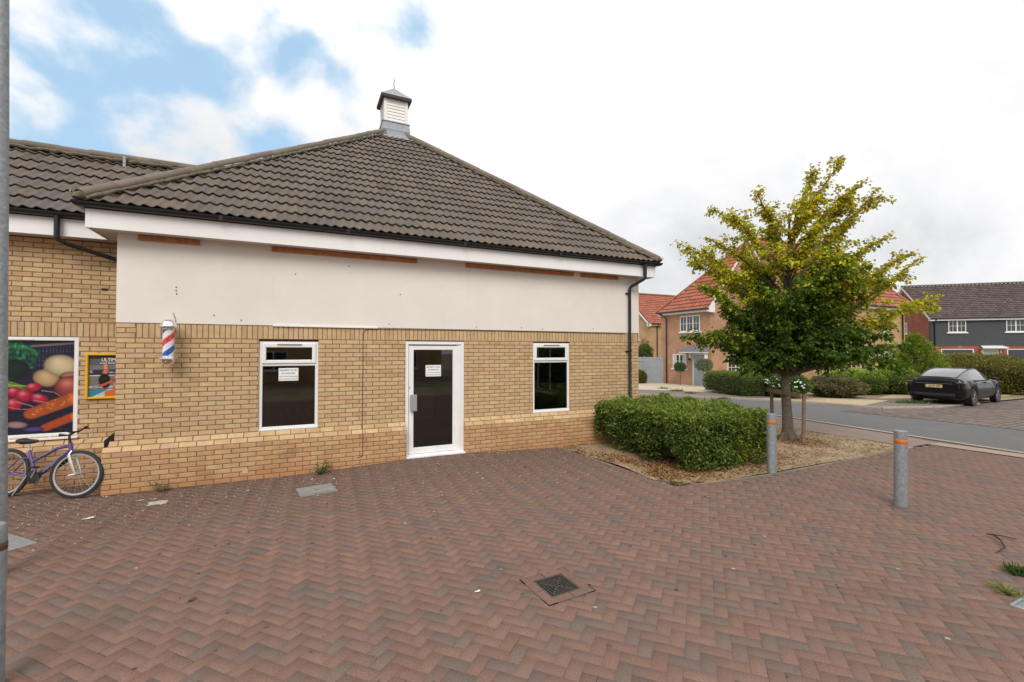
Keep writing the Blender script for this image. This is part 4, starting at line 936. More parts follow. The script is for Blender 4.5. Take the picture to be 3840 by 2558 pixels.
# ------------------------------------------------------------ foliage
M_LEAF = mat_leaf('leaf'); M_BARK = mat('bark', (.115, .092, .070), rough=.95, noise=(16, .35), bump=(28, .012), stain=[((.26, .22, .16), 22, .58, .72), ((.09, .105, .055), 5, .6, .75)])
M_TWIG = mat('twig', (.12, .085, .055), rough=.9); M_CORE = mat('shaded_branches', (.030, .034, .016), rough=1., noise=(12, .5))  # foliage core coloured near black to paint the shade between leaves
def leaves(name, P, D, size, C, parent=None, width=.62, m=None, upb=.5, fold=.18, loc=None):
    """one mesh of leaf blades: base points P, directions D, sizes, colours"""
    n = len(P); D = D/np.linalg.norm(D, axis=1, keepdims=True); r = RNG.normal(size=(n, 3)); r[:, 2] += upb*2
    Sd = np.cross(D, r); Sd /= np.linalg.norm(Sd, axis=1, keepdims=True)+1e-9; Nn = np.cross(Sd, D); s = size[:, None]
    v0 = P; v2 = P+D*s - Nn*s*.10; v1 = P+D*s*.45+Sd*s*width*.5+Nn*s*fold; v3 = P+D*s*.45-Sd*s*width*.5+Nn*s*fold
    V = np.stack([v0, v1, v2, v3], 1).reshape(-1, 3); i = np.arange(n)*4
    F = np.concatenate([np.stack([i, i+1, i+2], 1), np.stack([i, i+2, i+3], 1)])
    return npmesh(name, V, F, np.concatenate([C, C]), m or M_LEAF, parent, loc=loc)
def pick(pal, n, j=.22):
    pal = np.array(pal); c = pal[RNG.integers(0, len(pal), n)]; return c*RNG.uniform(1-j, 1+j, (n, 1))
def lumpy(p, sc, seed=0.):
    x, y, z = p[:, 0]*sc, p[:, 1]*sc, p[:, 2]*sc
    return (np.sin(1.7*x+2.1*np.sin(1.3*y+seed)+seed)+np.sin(2.3*y+1.9*np.sin(1.1*z+seed)+2*seed)+np.sin(1.9*z+1.7*np.sin(1.5*x)+3*seed))/3
def core_blob(name, fn, parent, sub=4, m=None):
    bm = bmesh.new(); bmesh.ops.create_icosphere(bm, subdivisions=sub, radius=1)
    P = np.array([v.co for v in bm.verts]); Q = fn(P)
    for v, q in zip(bm.verts, Q): v.co = q
    me = bpy.data.meshes.new(name); bm.to_mesh(me); bm.free(); me.materials.append(m or M_CORE); o = bpy.data.objects.new(name, me); COL.objects.link(o); o.parent = parent; return o
def bush(name, loc, half, n, size, pal0, label, cat='shrub', power=2., lump=.10, lsc=2.2, seed=1., group=None, core=.84, shell=.20, stems=0, zc=None, toppal=None, upd=.6, rz=0., minz=-.95, tf=None, width=.62):
    """a rounded or boxy shrub: half extents, shell of leaves over a solid core coloured dark for the shade inside"""
    root = empty(name, loc, rz, label=label, cat=cat, group=group); hx, hy, hz = half; pal = [tuple(v*1.4 for v in c) for c in pal0]; toppal = None if toppal is None else [tuple(v*1.45 for v in c) for c in toppal]; zc = hz if zc is None else zc
    def surf(d, k=1.):
        e = 2./power; q = np.sign(d)*np.abs(d)**e if power != 2 else d
        if power != 2: q = d/((np.abs(d)**power).sum(1, keepdims=True)**(1/power))
        q = q*(1+lump*lumpy(q*np.array(half)/max(half)*3, lsc, seed))[:, None]*k
        p = q*np.array([hx, hy, hz]); p[:, 2] += zc; p[:, 2] = np.maximum(p[:, 2], .01)
        if tf: p = tf(p)
        return p
    d = RNG.normal(size=(n, 3)); d /= np.linalg.norm(d, axis=1, keepdims=True); d = d[d[:, 2] > minz]; n = len(d)
    if power > 2.5:   # even cover over flat faces
        d = RNG.uniform(-1, 1, (n, 3)); ax = RNG.choice(3, n, p=[.30, .34, .36]); sg = np.where(RNG.random(n) < .5, -1, 1); sg = np.where((ax == 2), 1, sg); d[np.arange(n), ax] = sg; d /= np.linalg.norm(d, axis=1, keepdims=True)
    k = 1 - shell*RNG.random(n)**1.6 + .05*RNG.random(n)**3
    P = surf(d, 1.)*1.; ctr = np.array([0, 0, zc]); P = ctr + (P-ctr)*k[:, None]; P[:, 2] = np.maximum(P[:, 2], .015)
    D = d*np.array([1, 1, .8]) + RNG.normal(size=(n, 3))*.75; D[:, 2] += upd*.5
    C = pick(pal, n)
    if toppal is not None:
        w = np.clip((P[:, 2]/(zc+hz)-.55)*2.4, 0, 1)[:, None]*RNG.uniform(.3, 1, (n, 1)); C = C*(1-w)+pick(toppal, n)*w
    leaves('foliage', P, D, size*RNG.uniform(.65, 1.3, n), C, root, width=width)
    core_blob('shaded_core', lambda q: np.array([0, 0, zc])+(surf(q, 1.)-np.array([0, 0, zc]))*core, root)
    if stems:
        mb = MB()
        for _ in range(stems):
            a = random.uniform(0, 2*PI); r0 = random.uniform(0, .5); p = Vector((hx*r0*math.cos(a), hy*r0*math.sin(a), -.02)); b = random.uniform(.75, 1.02); q = Vector((hx*b*math.cos(a), hy*b*math.sin(a), random.uniform(.25, .9)*zc))
            mb.tube([p, p.lerp(q, .5)+Vector((0, 0, .06*random.random())), q], [.010, .007, .004], 5)
        mb.build('stems', M_TWIG, root)
    return root
G1 = [(.055, .105, .018), (.075, .135, .022), (.040, .080, .016), (.095, .165, .028), (.060, .12, .03)]
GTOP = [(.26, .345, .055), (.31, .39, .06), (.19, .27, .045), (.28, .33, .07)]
# clipped hedge at the end of the shop
def hedge_main():
    root = empty('clipped_hedge', (9.26, -1.62, 0), label='leafy green clipped hedge between the shop corner and the steel bollard', cat='hedge')
    n = 38000; hx, hy = .99, 1.34; H = .98
    # leaves spread over the top and the four sides of a soft box, thinner towards the ground
    u = RNG.uniform(-1, 1, (n, 3)); ax = RNG.choice(4, n, p=[.40, .24, .22, .14])
    x, y, z = u[:, 0]*hx, u[:, 1]*hy, (u[:, 2]*.5+.5)*H; nz = np.zeros((n, 3))
    top = ax == 0; z = np.where(top, H, z); nz[top] = (0, 0, 1)
    m1 = ax == 1; y = np.where(m1, -hy, y); nz[m1] = (0, -1, 0); m2 = ax == 2; x = np.where(m2, -hx, x); nz[m2] = (-1, 0, 0); m3 = ax == 3
    sd = RNG.random(n) < .6; x = np.where(m3 & sd, hx, x); y = np.where(m3 & ~sd, hy, y); nz[m3 & sd] = (1, 0, 0); nz[m3 & ~sd] = (0, 1, 0)
    P = np.stack([x, y, z], 1)
    # round the corners, undercut the foot, lumps and hollows
    ex = np.clip(np.abs(x)/hx, 0, 1)**7; ey = np.clip(np.abs(y)/hy, 0, 1)**7
    P[:, 2] -= np.where(top, .17*ex+.15*ey, 0); zz = P[:, 2]/H
    P[:, :2] *= (1-.10*np.clip(zz-.72, 0, 1)*2.2-.07*np.clip(.28-zz, 0, 1)*2.6)[:, None]
    l = lumpy(P, 3.1, .7)*.10+lumpy(P, 7.5, 2.1)*.055; P += nz*l[:, None]
    hol = np.clip(lumpy(P, 2.9, 4.2)-.18, 0, 1)*(zz < .78)     # bare hollows low on the sides
    keep = (RNG.random(n) > hol*2.4) & (RNG.random(n) < np.clip(.05+zz*2.6, 0, 1)); depth = RNG.random(n)**1.9*.17+hol*.22; P -= nz*depth[:, None]
    spr = (RNG.random(n) < .018) & top; P[spr, 2] += RNG.uniform(.02, .11, spr.sum())
    P = P[keep]; nz = nz[keep]; n = len(P); zz = P[:, 2]/H
    D = nz*.7+RNG.normal(size=(n, 3))*.8; D[:, 2] += .15; C = pick([(.115, .175, .030), (.15, .215, .036), (.078, .125, .026), (.23, .29, .06), (.125, .18, .05), (.052, .09, .02)], n, .3)
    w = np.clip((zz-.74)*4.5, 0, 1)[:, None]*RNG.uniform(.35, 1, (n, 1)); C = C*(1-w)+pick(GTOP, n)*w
    yel = np.clip(1.6-np.hypot((P[:, 0]-.45)/.38, (P[:, 1]+1.25)/.5)-np.abs(zz-.38)*1.6, 0, 1)+np.clip((P[:, 0]-.72)*2.6, 0, 1)*(zz < .8)
    w = (RNG.random(n) < yel*.62)[:, None]; C = np.where(w, pick([(.26, .30, .03), (.22, .26, .035), (.17, .22, .03)], n), C)
    br = (RNG.random(n) < .02)[:, None]; C = np.where(br, pick([(.16, .09, .03)], n), C)
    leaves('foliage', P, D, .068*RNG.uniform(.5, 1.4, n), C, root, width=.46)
    mb = MB()
    for _ in range(150):
        a, b = random.uniform(-.9, .9)*hx*.75, random.uniform(-.9, .9)*hy*.78; p = Vector((a, b, 0)); q = Vector((a*1.25+random.uniform(-.15, .15), b*1.2+random.uniform(-.15, .15), random.uniform(.35, .85)*H))
        mb.tube([p, p.lerp(q, .5)+Vector((random.uniform(-.06, .06), random.uniform(-.06, .06), 0)), q], [.012, .009, .004], 5)
    mb.build('stems', mat('hedge_stem', (.23, .18, .12), rough=.9), root)
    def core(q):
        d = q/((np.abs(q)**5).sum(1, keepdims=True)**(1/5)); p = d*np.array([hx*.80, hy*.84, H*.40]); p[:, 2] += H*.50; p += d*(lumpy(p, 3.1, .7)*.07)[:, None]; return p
    core_blob('shaded_core', core, root, 5)
    return root
hedge_main()
# litter and straw in the bed
def straw():
    n = 9000; P = np.zeros((n, 3)); k = 0; out = []
    while len(out) < n:
        x, y = random.uniform(7.4, 14.3), random.uniform(-3.45, 6)
        if inpoly(x, y, BEDPOLY) and (x > 10.1 or y < -2.6 or random.random() < .35): out.append((x, y, .02+.03*math.sin(3*x+y)*math.sin(2.3*y)*min(1, max(0, 3.2+y))+gz(x, y)))
    P = np.array(out); D = RNG.normal(size=(n, 3)); D[:, 2] = np.abs(D[:, 2])*.16
    C = pick([(.46, .35, .20), (.42, .31, .18), (.50, .39, .23), (.36, .26, .14), (.40, .31, .17)], n)
    return tag(leaves('dry_grass', P, D, RNG.uniform(.025, .07, n), C, None, width=.11, m=mat_leaf('dry_leaf', .15, .8)), 'straw coloured dead grass over the bed around the tree', 'dry grass', kind='stuff')
straw()
def litter():
    n = 5200; out = []
    while len(out) < n:
        x, y = random.gauss(8.9, 1.0), random.gauss(-2.6, .42)
        if random.random() < .35: x, y = random.gauss(7.85, .25), random.uniform(-3., -.1)
        if random.random() < .15: x, y = random.gauss(12.6, .5), random.gauss(-1.8, .4)
        if inpoly(x, y, BEDPOLY): out.append((x, y, .022))
    P = np.array(out); D = RNG.normal(size=(n, 3)); D[:, 2] = np.abs(D[:, 2])*.2
    C = pick([(.20, .085, .035), (.26, .12, .05), (.15, .07, .03), (.33, .17, .06), (.40, .27, .12)], n)
    return tag(leaves('leaf_litter', P, D, RNG.uniform(.025, .06, n), C, None, width=.5, m=mat_leaf('dry_leaf', .15, .8)), 'reddish brown fallen leaves along the foot of the hedge', 'leaf litter', kind='stuff')
litter()
def grit():
    """pale crumbs trodden over the paving near the wall"""
    n = 5200; out = []
    while len(out) < n:
        x, y = random.uniform(-1.5, 9), -abs(random.gauss(.25, 1.0))-.12
        if y > -3.4 and pave_in(x, y) and not inpoly(x, y, BEDPOLY) and y < -.12: out.append((x, y, gzp(x, y)+.003))
    P = np.array(out); D = RNG.normal(size=(n, 3)); D[:, 2] = .05
    return tag(leaves('grit', P, D, RNG.uniform(.007, .020, n)*(1+(RNG.random(n) < .04)), pick([(.42, .33, .27), (.33, .23, .17), (.50, .42, .36), (.16, .10, .07)], n), None, width=.8, fold=.05, m=mat_leaf('crumb', .0, .9)), 'pale crumbs and grit scattered over the paving along the shop wall', 'grit', kind='stuff')
grit()

# ------------------------------------------------------------ street tree
def street_tree():
    T = Vector((12.73, -1.62, 0)); root = empty('street_tree', T, label='young broad street tree turning yellow green, standing in the dry grass bed', cat='tree')
    rnd = random.Random(21); mb = MB(); tw = MB()
    mb.tube([(0, 0, -.05), (.0, .0, .12), (-.02, 0, .5), (-.05, .02, 1.2), (-.06, .02, 1.9), (-.03, .0, 2.8), (.05, .02, 3.7), (.12, 0, 4.5), (.22, .05, 5.2)], [.19, .128, .108, .094, .088, .078, .058, .04, .02], 20)
    for k in range(5):
        a = k*1.26+.3; mb.tube([(.09*math.cos(a), .09*math.sin(a), .16), (.17*math.cos(a), .17*math.sin(a), .03), (.30*math.cos(a), .30*math.sin(a), -.03)], [.07, .05, .02], 7)
    right = Vector((math.cos(YAW), -math.sin(YAW), 0)); fwd = Vector((math.sin(YAW), math.cos(YAW), 0))
    # tips given as (sideways, towards/away, height) from the trunk; a broad crown with long stray shoots
    shoots = [(-1.9, .3, 5.55), (-1.0, -.2, 5.75), (-1.8, -.5, 5.15), (-1.95, .5, 4.85), (-2.4, -.3, 4.4), (-2.6, .2, 4.45), (-2.75, .4, 4.7), (-2.55, -.4, 3.72), (-2.75, .1, 2.55), (-2.35, -.5, 2.62), (-2.1, .8, 4.3), (-.45, .3, 5.45), (.05, -.3, 5.5), (.55, .1, 6.35), (1.28, .0, 6.62), (1.05, .4, 5.95), (1.62, -.2, 6.0), (1.75, .3, 5.75), (2.05, -.1, 5.7), (1.75, .5, 5.2), (2.12, -.3, 4.72), (1.9, .3, 4.35), (2.15, .2, 3.95), (2.9, -.1, 4.2), (3.15, .3, 4.45), (3.35, .0, 3.42), (3.05, -.4, 3.2), (2.75, .4, 2.85), (2.5, -.3, 2.35), (2.45, .2, 1.95), (2.3, -.5, 1.75), (-1.5, .2, 1.85), (-1.4, -.6, 1.7), (-1.6, .5, 2.3), (-1.6, -.2, 2.6), (-1.75, .1, 3.1)]
    shoots = [((sx*.93 if sx < 0 else sx)+.13, fy, z) for sx, fy, z in shoots]
    for _ in range(112):   # filling limbs through the body of the crown
        z = rnd.triangular(1.6, 4.9, 2.4); w = 1.55 if z < 2.3 else 1.8 if z < 3.7 else 1.8-(z-3.7)*.95; a = rnd.uniform(0, 2*PI); r = w*math.sqrt(rnd.uniform(.2, 1.)); shoots.append((.28+r*math.cos(a), r*math.sin(a)*.95, z+.1))
    P, D, Sz, Cc = [], [], [], []
    GD = [(.055, .115, .015), (.072, .14, .018), (.09, .165, .022)]; GM = [(.17, .24, .020), (.20, .27, .024), (.14, .21, .018)]; GY = [(.56, .50, .035), (.48, .47, .03), (.62, .52, .04), (.36, .40, .028)]; GO = [(.42, .25, .04)]
    def put(path, dens, spread, yel, sz):
        Lp = sum((b-a).length for a, b in zip(path, path[1:])); n = max(3, int(Lp*dens))
        for k in range(n):
            t = k/n*(len(path)-1); i = min(int(t), len(path)-2); f = t-i; p = path[i].lerp(path[i+1], f); d = (path[i+1]-path[i]).normalized()
            s_ = rnd.choice((-1, 1)); side = d.cross(Z); side = side.normalized() if side.length > .1 else X
            q = p + Vector([rnd.gauss(0, spread) for _ in range(3)]); dd = side*s_*.8+d*.5+Vector((rnd.gauss(0, .35), rnd.gauss(0, .35), rnd.gauss(-.55, .35)))
            P.append(q); D.append(dd); Sz.append(sz*rnd.uniform(.6, 1.3))
            y = yel+rnd.gauss(0, .16); pal = GO if y > 1.15 and rnd.random() < .2 else GY if y > .62 else GM if y > .30 else GD
            c = rnd.choice(pal); g = rnd.uniform(.78, 1.22); Cc.append(tuple(v*g for v in c))
    for i, (sx, fy, z) in enumerate(shoots):
        tip = right*sx+fwd*fy+Vector((0, 0, z)); r = math.hypot(sx, fy); long = i < 36
        z0 = max(1.45, min(4.2, z-.55-r*.62)); base = Vector((.0, .0, z0)); mid = base.lerp(tip, .5)+Vector((0, 0, .18*r*rnd.uniform(.2, 1)))+Vector((rnd.gauss(0, .1), rnd.gauss(0, .1), 0))
        path = [base.lerp(mid, t)*(1-t)+mid.lerp(tip, t)*t for t in [k/9 for k in range(10)]]
        if long and sx*sx > 3 and z < 4: path = [p-Vector((0, 0, .18*max(0, (k-5)/4)**2)) for k, p in enumerate(path)]
        r0 = .038 if long else .022; mb.tube(path, [r0*(1-k/10)+.004 for k in range(10)], 6)
        hz = (z-3.0)/2.6; yel = .14+.85*max(0, hz)+.26*max(0, r-1.5)+rnd.gauss(0, .12)-(0.3 if z < 2.6 else 0)
        put(path[3:], 120 if long else 76, .045, yel+(.16 if long else 0), .090)
        for _ in range(9 if long else 7):
            k = rnd.randint(3, 8); b = path[k]; d = (path[k+1]-b).normalized(); o_ = Vector((rnd.gauss(0, 1), rnd.gauss(0, 1), rnd.gauss(.1, .5))).normalized(); e = b+(d*.7+o_*.75).normalized()*rnd.uniform(.25, .62)*(1.15-k*.06)
            m_ = b.lerp(e, .5)+Vector((0, 0, .04)); tw.tube([b, m_, e-Vector((0, 0, .03))], [.008, .006, .003], 4, cap=False)
            put([b, m_, e-Vector((0, 0, .04))], 112, .05, yel+.10*rnd.random()+.15*(e-b).length, .088)
    mb.build('trunk', M_BARK, root, smooth=True); tw.build('twigs', M_TWIG, root)
    leaves('crown', np.array(P), np.array(D), np.array(Sz), np.array(Cc), root, width=.72, upb=.9)
    print('tree leaves', len(P))
street_tree()
ts = empty('tree_stake', (12.2, -1.35, 0), label='brown timber stake frame with crossbar and strap holding the tree', cat='tree stake')
M_STAKE = mat('weathered_timber', (.17, .115, .078), rough=.9, noise=(12, .3), stain=[((.30, .20, .13), 7, .55, .8)])
def px_on(px, py, d): return at(px, py, d)
a = at(2896, 1660, 10.9); b = at(3012, 1662, 9.95); a.z = 0; b.z = 0
for i, p in enumerate((a, b)):
    mb = MB(); mb.tube([(p.x-12.2, p.y+1.35, -.05), (p.x-12.2+(.03 if i else 0), p.y+1.35, .5), (p.x-12.2+(.05 if i else 0), p.y+1.35, 1.08 if i else 1.13)], [.042, .040, .038], 12); mb.build('post', M_STAKE, ts, smooth=True)
mb = MB(); d = (b-a).normalized(); nn = Vector((-d.y, d.x, 0)); p0 = a-d*.10-nn*.05; p1 = b+d*.02-nn*.05
for q0, q1 in ((0, 1),):
    V8 = [p0+nn*k+Z*h for k, h in ((-.018, 1.07), (.018, 1.07), (.018, 1.16), (-.018, 1.16))]+[p1+nn*k+Z*h for k, h in ((-.018, 1.02), (.018, 1.02), (.018, 1.11), (-.018, 1.11))]
    V8 = [v-Vector((12.2, -1.35, 0)) for v in V8]
    for f in ((0, 1, 2, 3), (7, 6, 5, 4), (0, 4, 5, 1), (1, 5, 6, 2), (2, 6, 7, 3), (3, 7, 4, 0)): mb.face([V8[k] for k in f])
mb.build('crossbar', M_STAKE, ts)
mb = MB(); mb.lathe([(.122, 1.04), (.126, 1.04), (.126, 1.10), (.122, 1.10)], (.49, -.26, 0), 24); mb.build('strap', M_RUBBER, ts)

# ------------------------------------------------------------ weeds
def weed(name, x, y, n, ln, pal, label, spread=.09, h=.6, w=.16, cat='weed', group=None, sz=None):
    r = empty(name, (x, y, gzp(x, y) if x < 15 else gz(x, y)), label=label, cat=cat, group=group); P = RNG.normal(size=(n, 3))*spread*.35; P[:, 2] = 0.0
    D = RNG.normal(size=(n, 3)); D[:, 2] = np.abs(D[:, 2])*h+.25; leaves('blades', P, D, RNG.uniform(.5, 1.2, n)*ln, pick(pal, n), r, width=w, fold=.05); return r
def leafy(x, y, label, s=1., pal=None, n=420):
    r = empty('leafy_weed', (x, y, gzp(x, y)), label=label, cat='weed'); pal = pal or [(.10, .16, .045), (.13, .19, .06), (.06, .11, .03), (.18, .22, .09)]
    P, D = [], []; mb = MB()
    for _ in range(22):
        a = random.uniform(0, 2*PI); l = random.uniform(.08, .24)*s; e = Vector((math.cos(a)*l, min(math.sin(a)*l, .08), random.uniform(.03, .24)*s)); mb.tube([(0, 0, 0), e*.5+Z*.03, e], [.004, .003, .002], 4)
        for k in range(n//22): t = random.uniform(.25, 1.05); P.append(e*t+Vector([random.gauss(0, .010) for _ in range(3)])); D.append((random.gauss(0, 1), random.gauss(0, 1), random.gauss(.3, .5)))
    mb.build('stems', mat('weed_stem', (.12, .14, .05), rough=.8), r); P = np.array([tuple(p) for p in P]); leaves('foliage', P, np.array(D), RNG.uniform(.018, .036, len(P))*s, pick(pal, len(P)), r, width=.45); return r
leafy(2.74, -.29, 'green bushy weed growing at the foot of the wall above the grey cover', 1.0)
leafy(.60, -.22, 'dead brown weed at the foot of the wall near the shop corner', .75, [(.10, .07, .045), (.07, .05, .035), (.13, .10, .06)], 150)
weed('grass_tuft', 7.89, -6.72, 150, .11, [(.35, .36, .12), (.28, .32, .10), (.42, .40, .18)], 'yellow green grass tuft between the paving blocks at the right edge', h=.5, w=.07)
weed('grass_tuft', 8.44, -6.62, 160, .10, [(.06, .12, .03), (.09, .16, .04)], 'dark green grass tuft at the right edge of the picture', h=.6, w=.12)
weed('grass_tuft', 7.68, -3.16, 160, .07, [(.14, .19, .05), (.10, .15, .04), (.2, .22, .07)], 'small green grass clump at the point of the planting bed', h=.6, w=.12)
for i, (px, py, s_, txt) in enumerate([(1525, 893, 1., 'low green kerb weeds nearest the shop wall, on the far side of the road'), (1556, 899, 1.2, 'kerb weeds across the road in front of the leftmost house'), (1588, 904, 1., 'sparse kerb weeds across the road below the blue grey front door'), (1665, 917, .9, 'kerb weeds across the road left of the timber stakes'), (2108, 926, 1.25, 'green grass clump growing by the kerb behind the black car'), (2075, 926, 1., 'small grass clump on the kerb line left of the parked car'), (1910, 912, 1.2, 'creeping green weeds on the sandy ground under the round bushes')]):
    v = camdir(px*1.6313, py*1.6313); t = 1/v.dot(camdir(1920, 1279)); z = -.06
    for _ in range(40):
        k = (z-CAM.z)/v.z; z = .5*z+.5*(gz(CAM.x+v.x*k, CAM.y+v.y*k)+.015)
    p = CAM+v*((z-CAM.z)/v.z); weed('kerb_weed', p.x, p.y, int(200*s_), .13*s_, [(.12, .17, .04), (.18, .21, .06), (.08, .12, .03)], txt, spread=.42*s_, h=.4, w=.2, group='weeds along the far kerb')

# ------------------------------------------------------------ litter on the paving
def scrap(name, x, y, w, l, r, m, label, cat='litter', h=.004):
    bm = bmesh.new(); bmesh.ops.create_grid(bm, x_segments=7, y_segments=5, size=1)
    for v in bm.verts:
        k = 1-.35*abs(v.co.y)**2*max(0, -v.co.x)-.12*random.random(); v.co = Vector((v.co.x*w*k, v.co.y*l*k, .006+h*random.random()+h*abs(v.co.x)))
    mb = MB(); mb.add_bm(bm); o = mb.build(name, m, loc=(x, y, gzp(x, y)), rot=(0, 0, r), smooth=True); return tag(o, label, cat)
M_SCRAP = mat('scrap_paper', (.72, .68, .66), rough=.9)
scrap('paper_scrap', .085, -1.16, .062, .030, R(28), M_SCRAP, 'crumpled white paper scrap on the paving below the bicycle wheel')
scrap('paper_scrap', .45, -.60, .055, .010, R(22), M_SCRAP, 'thin white strip of litter near the corner of the plinth')
scrap('paper_scrap', 3.80, -4.78, .028, .012, R(10), M_SCRAP, 'tiny white scrap on the open paving left of the drain grating')
scrap('paper_scrap', 1.75, -.75, .022, .014, R(40), M_SCRAP, 'small white crumb of litter between the weed and the concrete patch')
tag_m = mat('dry_leaf_brown', (.10, .055, .03), rough=.9)
scrap('fallen_leaf', .32, -1.62, .032, .016, R(20), mat('red_leaf', (.25, .055, .03), rough=.9), 'small reddish fallen leaf right of the white paper scrap', 'fallen leaf')
scrap('fallen_leaf', 1.62, -3.9, .035, .018, R(50), tag_m, 'curled brown leaf on the paving in the left foreground', 'fallen leaf', .010)
scrap('fallen_leaf', 6.0, -1.35, .022, .018, R(50), tag_m, 'dark dead leaf on the paving right of the door', 'fallen leaf', .010)
scrap('fallen_leaf', 1.42, -1.2, .030, .018, R(10), tag_m, 'dark dead leaf on the paving between the two covers', 'fallen leaf', .010)
scrap('fallen_leaf', 9.85, -5.02, .03, .02, R(10), mat('tan_leaf', (.35, .25, .12), rough=.9), 'tan fallen leaf right of the lone bollard', 'fallen leaf', .012)
mb = MB(); mb.tube([(8.2, -6.35, .012), (8.45, -6.34, .02), (8.62, -6.25, .03), (8.70, -6.17, .045), (8.74, -6.10, .02)], [.004, .006, .008, .009, .005], 6); mb.tube([(8.70, -6.17, .045), (8.80, -6.22, .03), (8.86, -6.30, .015)], [.008, .006, .004], 6); tag(mb.build('fallen_twig', mat('dark_twig', (.03, .022, .02), rough=.9), smooth=True, loc=(.62, .0, 0)), 'dark forked twig lying on the paving at the right edge', 'twig')

# ------------------------------------------------------------ bicycle
def bicycle():
    b = empty('bicycle', (0, 0, 0), label='purple bicycle with silver front fork leaning by the vegetable window', cat='bicycle')
    P0 = Vector((-1.335, .455)); P1 = Vector((-.395, -.085)); hd = math.atan2(P1.y-P0.y, P1.x-P0.x); b.location = (P0.x, P0.y, .0); b.rotation_euler = (R(-7), 0, hd)
    M_PURP = mat('purple_paint', (.085, .060, .26), rough=.3, coat=.4, noise=(8, .12)); M_SIL = mat('silver_paint', (.52, .52, .54), rough=.3, metal=.7); M_BLK = mat('black_rubber', (.018, .018, .02), rough=.6)
    wb = 1.06; Rw = .330
    def wheel(cx, steer):
        w = MB(); n = 56; w.lathe([(Rw-.012, -.020), (Rw-.002, -.013), (Rw, 0), (Rw-.002, .013), (Rw-.012, .020), (Rw-.036, .021), (Rw-.045, .012), (Rw-.045, -.012), (Rw-.036, -.021), (Rw-.012, -.020)], (0, 0, 0), n)
        Mx = Matrix.Rotation(steer, 4, 'Z') @ Matrix.Rotation(PI/2, 4, 'X'); w.xform(Mx); t = w.build('wheel', M_RUBBER, b, smooth=True, loc=(cx, 0, Rw))
        r = MB(); r.lathe([(Rw-.043, -.013), (Rw-.041, .0), (Rw-.043, .013), (Rw-.066, .011), (Rw-.066, -.011), (Rw-.043, -.013)], (0, 0, 0), n); r.xform(Mx); r.build('rim', M_SIL, t, smooth=True)
        s = MB()
        for k in range(32):
            a = 2*PI*k/32; z = .028*(1 if k % 2 else -1); a2 = a+(.5 if k % 4 < 2 else -.5); s.tube([(.020*math.cos(a2), .020*math.sin(a2), z), ((Rw-.06)*math.cos(a), (Rw-.06)*math.sin(a), 0)], .0013, 4, cap=False)
        s.lathe([(0, -.05), (.012, -.05), (.022, -.030), (.014, -.02), (.014, .02), (.022, .030), (.012, .05), (0, .05)], (0, 0, 0), 16); s.xform(Mx); s.build('spokes', M_SIL, t, smooth=True)
    wheel(0, 0); wheel(wb, R(14))
    BB = Vector((.44, 0, .285)); ST = Vector((.27, 0, .64)); HT = Vector((.885, 0, .745)); HB_ = Vector((.925, 0, .625)); RA = Vector((0, 0, Rw)); FA = Vector((wb, 0, Rw))
    f = MB(); f.tube([BB, HB_+Vector((-.01, 0, .03))], [.031, .029], 14); f.tube([ST-Vector((-.065, 0, .16)), ST.lerp(HT, .45)-Z*.10, ST.lerp(HT, .70)-Z*.035, HT-Vector((.0, 0, .03))], [.017, .018, .023, .021], 12); f.tube([HT+Z*.015, HB_-Z*.01], .023, 14); f.tube([BB, ST], .018, 12)
    for sy in (-.05, .05):
        f.tube([ST-Vector((-.04, 0, .10)), ST.lerp(RA, .35)+Vector((.02, sy, 0)), RA+Vector((0, sy*1.25, 0))], [.011, .010, .009], 8); f.tube([BB, BB.lerp(RA, .3)+Y*sy, RA+Vector((0, sy*1.25, 0))], [.012, .012, .009], 8)
    f.tube([BB-Y*.036, BB+Y*.036], .024, 14); f.build('frame', M_PURP, b, smooth=True)
    k = MB(); k.tube([ST.lerp(HT, .20)-Vector((0, .019, .135)), ST.lerp(HT, .45)-Vector((0, .019, .092)), ST.lerp(HT, .66)-Vector((0, .021, .04))], .006, 6); k.tube([BB.lerp(HB_, .55)+Vector((-.015, -.024, .03)), BB.lerp(HB_, .82)+Vector((-.012, -.024, .03))], .007, 6); k.build('silver_decal', M_SIL, b, smooth=True)
    d = (HB_-BB).normalized(); ang = math.atan2(d.z, d.x); tx = text_obj('frame_lettering', 'UNIVERSAL', .052, M_SIL, b, BB.lerp(HB_, .46)+Vector((.012, -.0325, -.017)), rot=(PI/2, -ang, 0))
    # suspension fork, turned with the wheel
    fk = MB(); c, s_ = math.cos(R(14)), math.sin(R(14))
    rot = lambda p: Vector((HB_.x+(p.x-HB_.x)*c-p.y*s_, (p.x-HB_.x)*s_+p.y*c, p.z))
    for sy in (-.062, .062):
        fk.tube([rot(Vector((.945, sy, .600))), rot(Vector((.965, sy, .53))), rot(Vector((1.01, sy, .42))), rot(Vector((1.045, sy*.9, .335)))], [.017, .021, .019, .010], 10)
        fk.tube([rot(Vector((.942, sy, .60))), rot(Vector((.962, sy*.75, .655)))], [.012, .01], 8)
    fk.tube([rot(Vector((.942, -.07, .585))), rot(Vector((.942, .07, .585)))], .018, 10); fk.tube([rot(Vector((1.045, -.075, .335))), rot(Vector((1.045, .075, .335)))], .006, 8); fk.tube([rot(Vector((1.045, -.07, .335))), rot(Vector((.99, -.095, .32)))], [.006, .009], 8); fk.build('fork', mat('bright_fork', (.74, .74, .74), rough=.22, metal=.6), b, smooth=True)
    h = MB(); h.tube([HT, HT+Vector((-.03, 0, .125))], .015, 10); h.tube([HT+Vector((-.03, 0, .120)), HT+Vector((.045, .0, .165))], .016, 10)
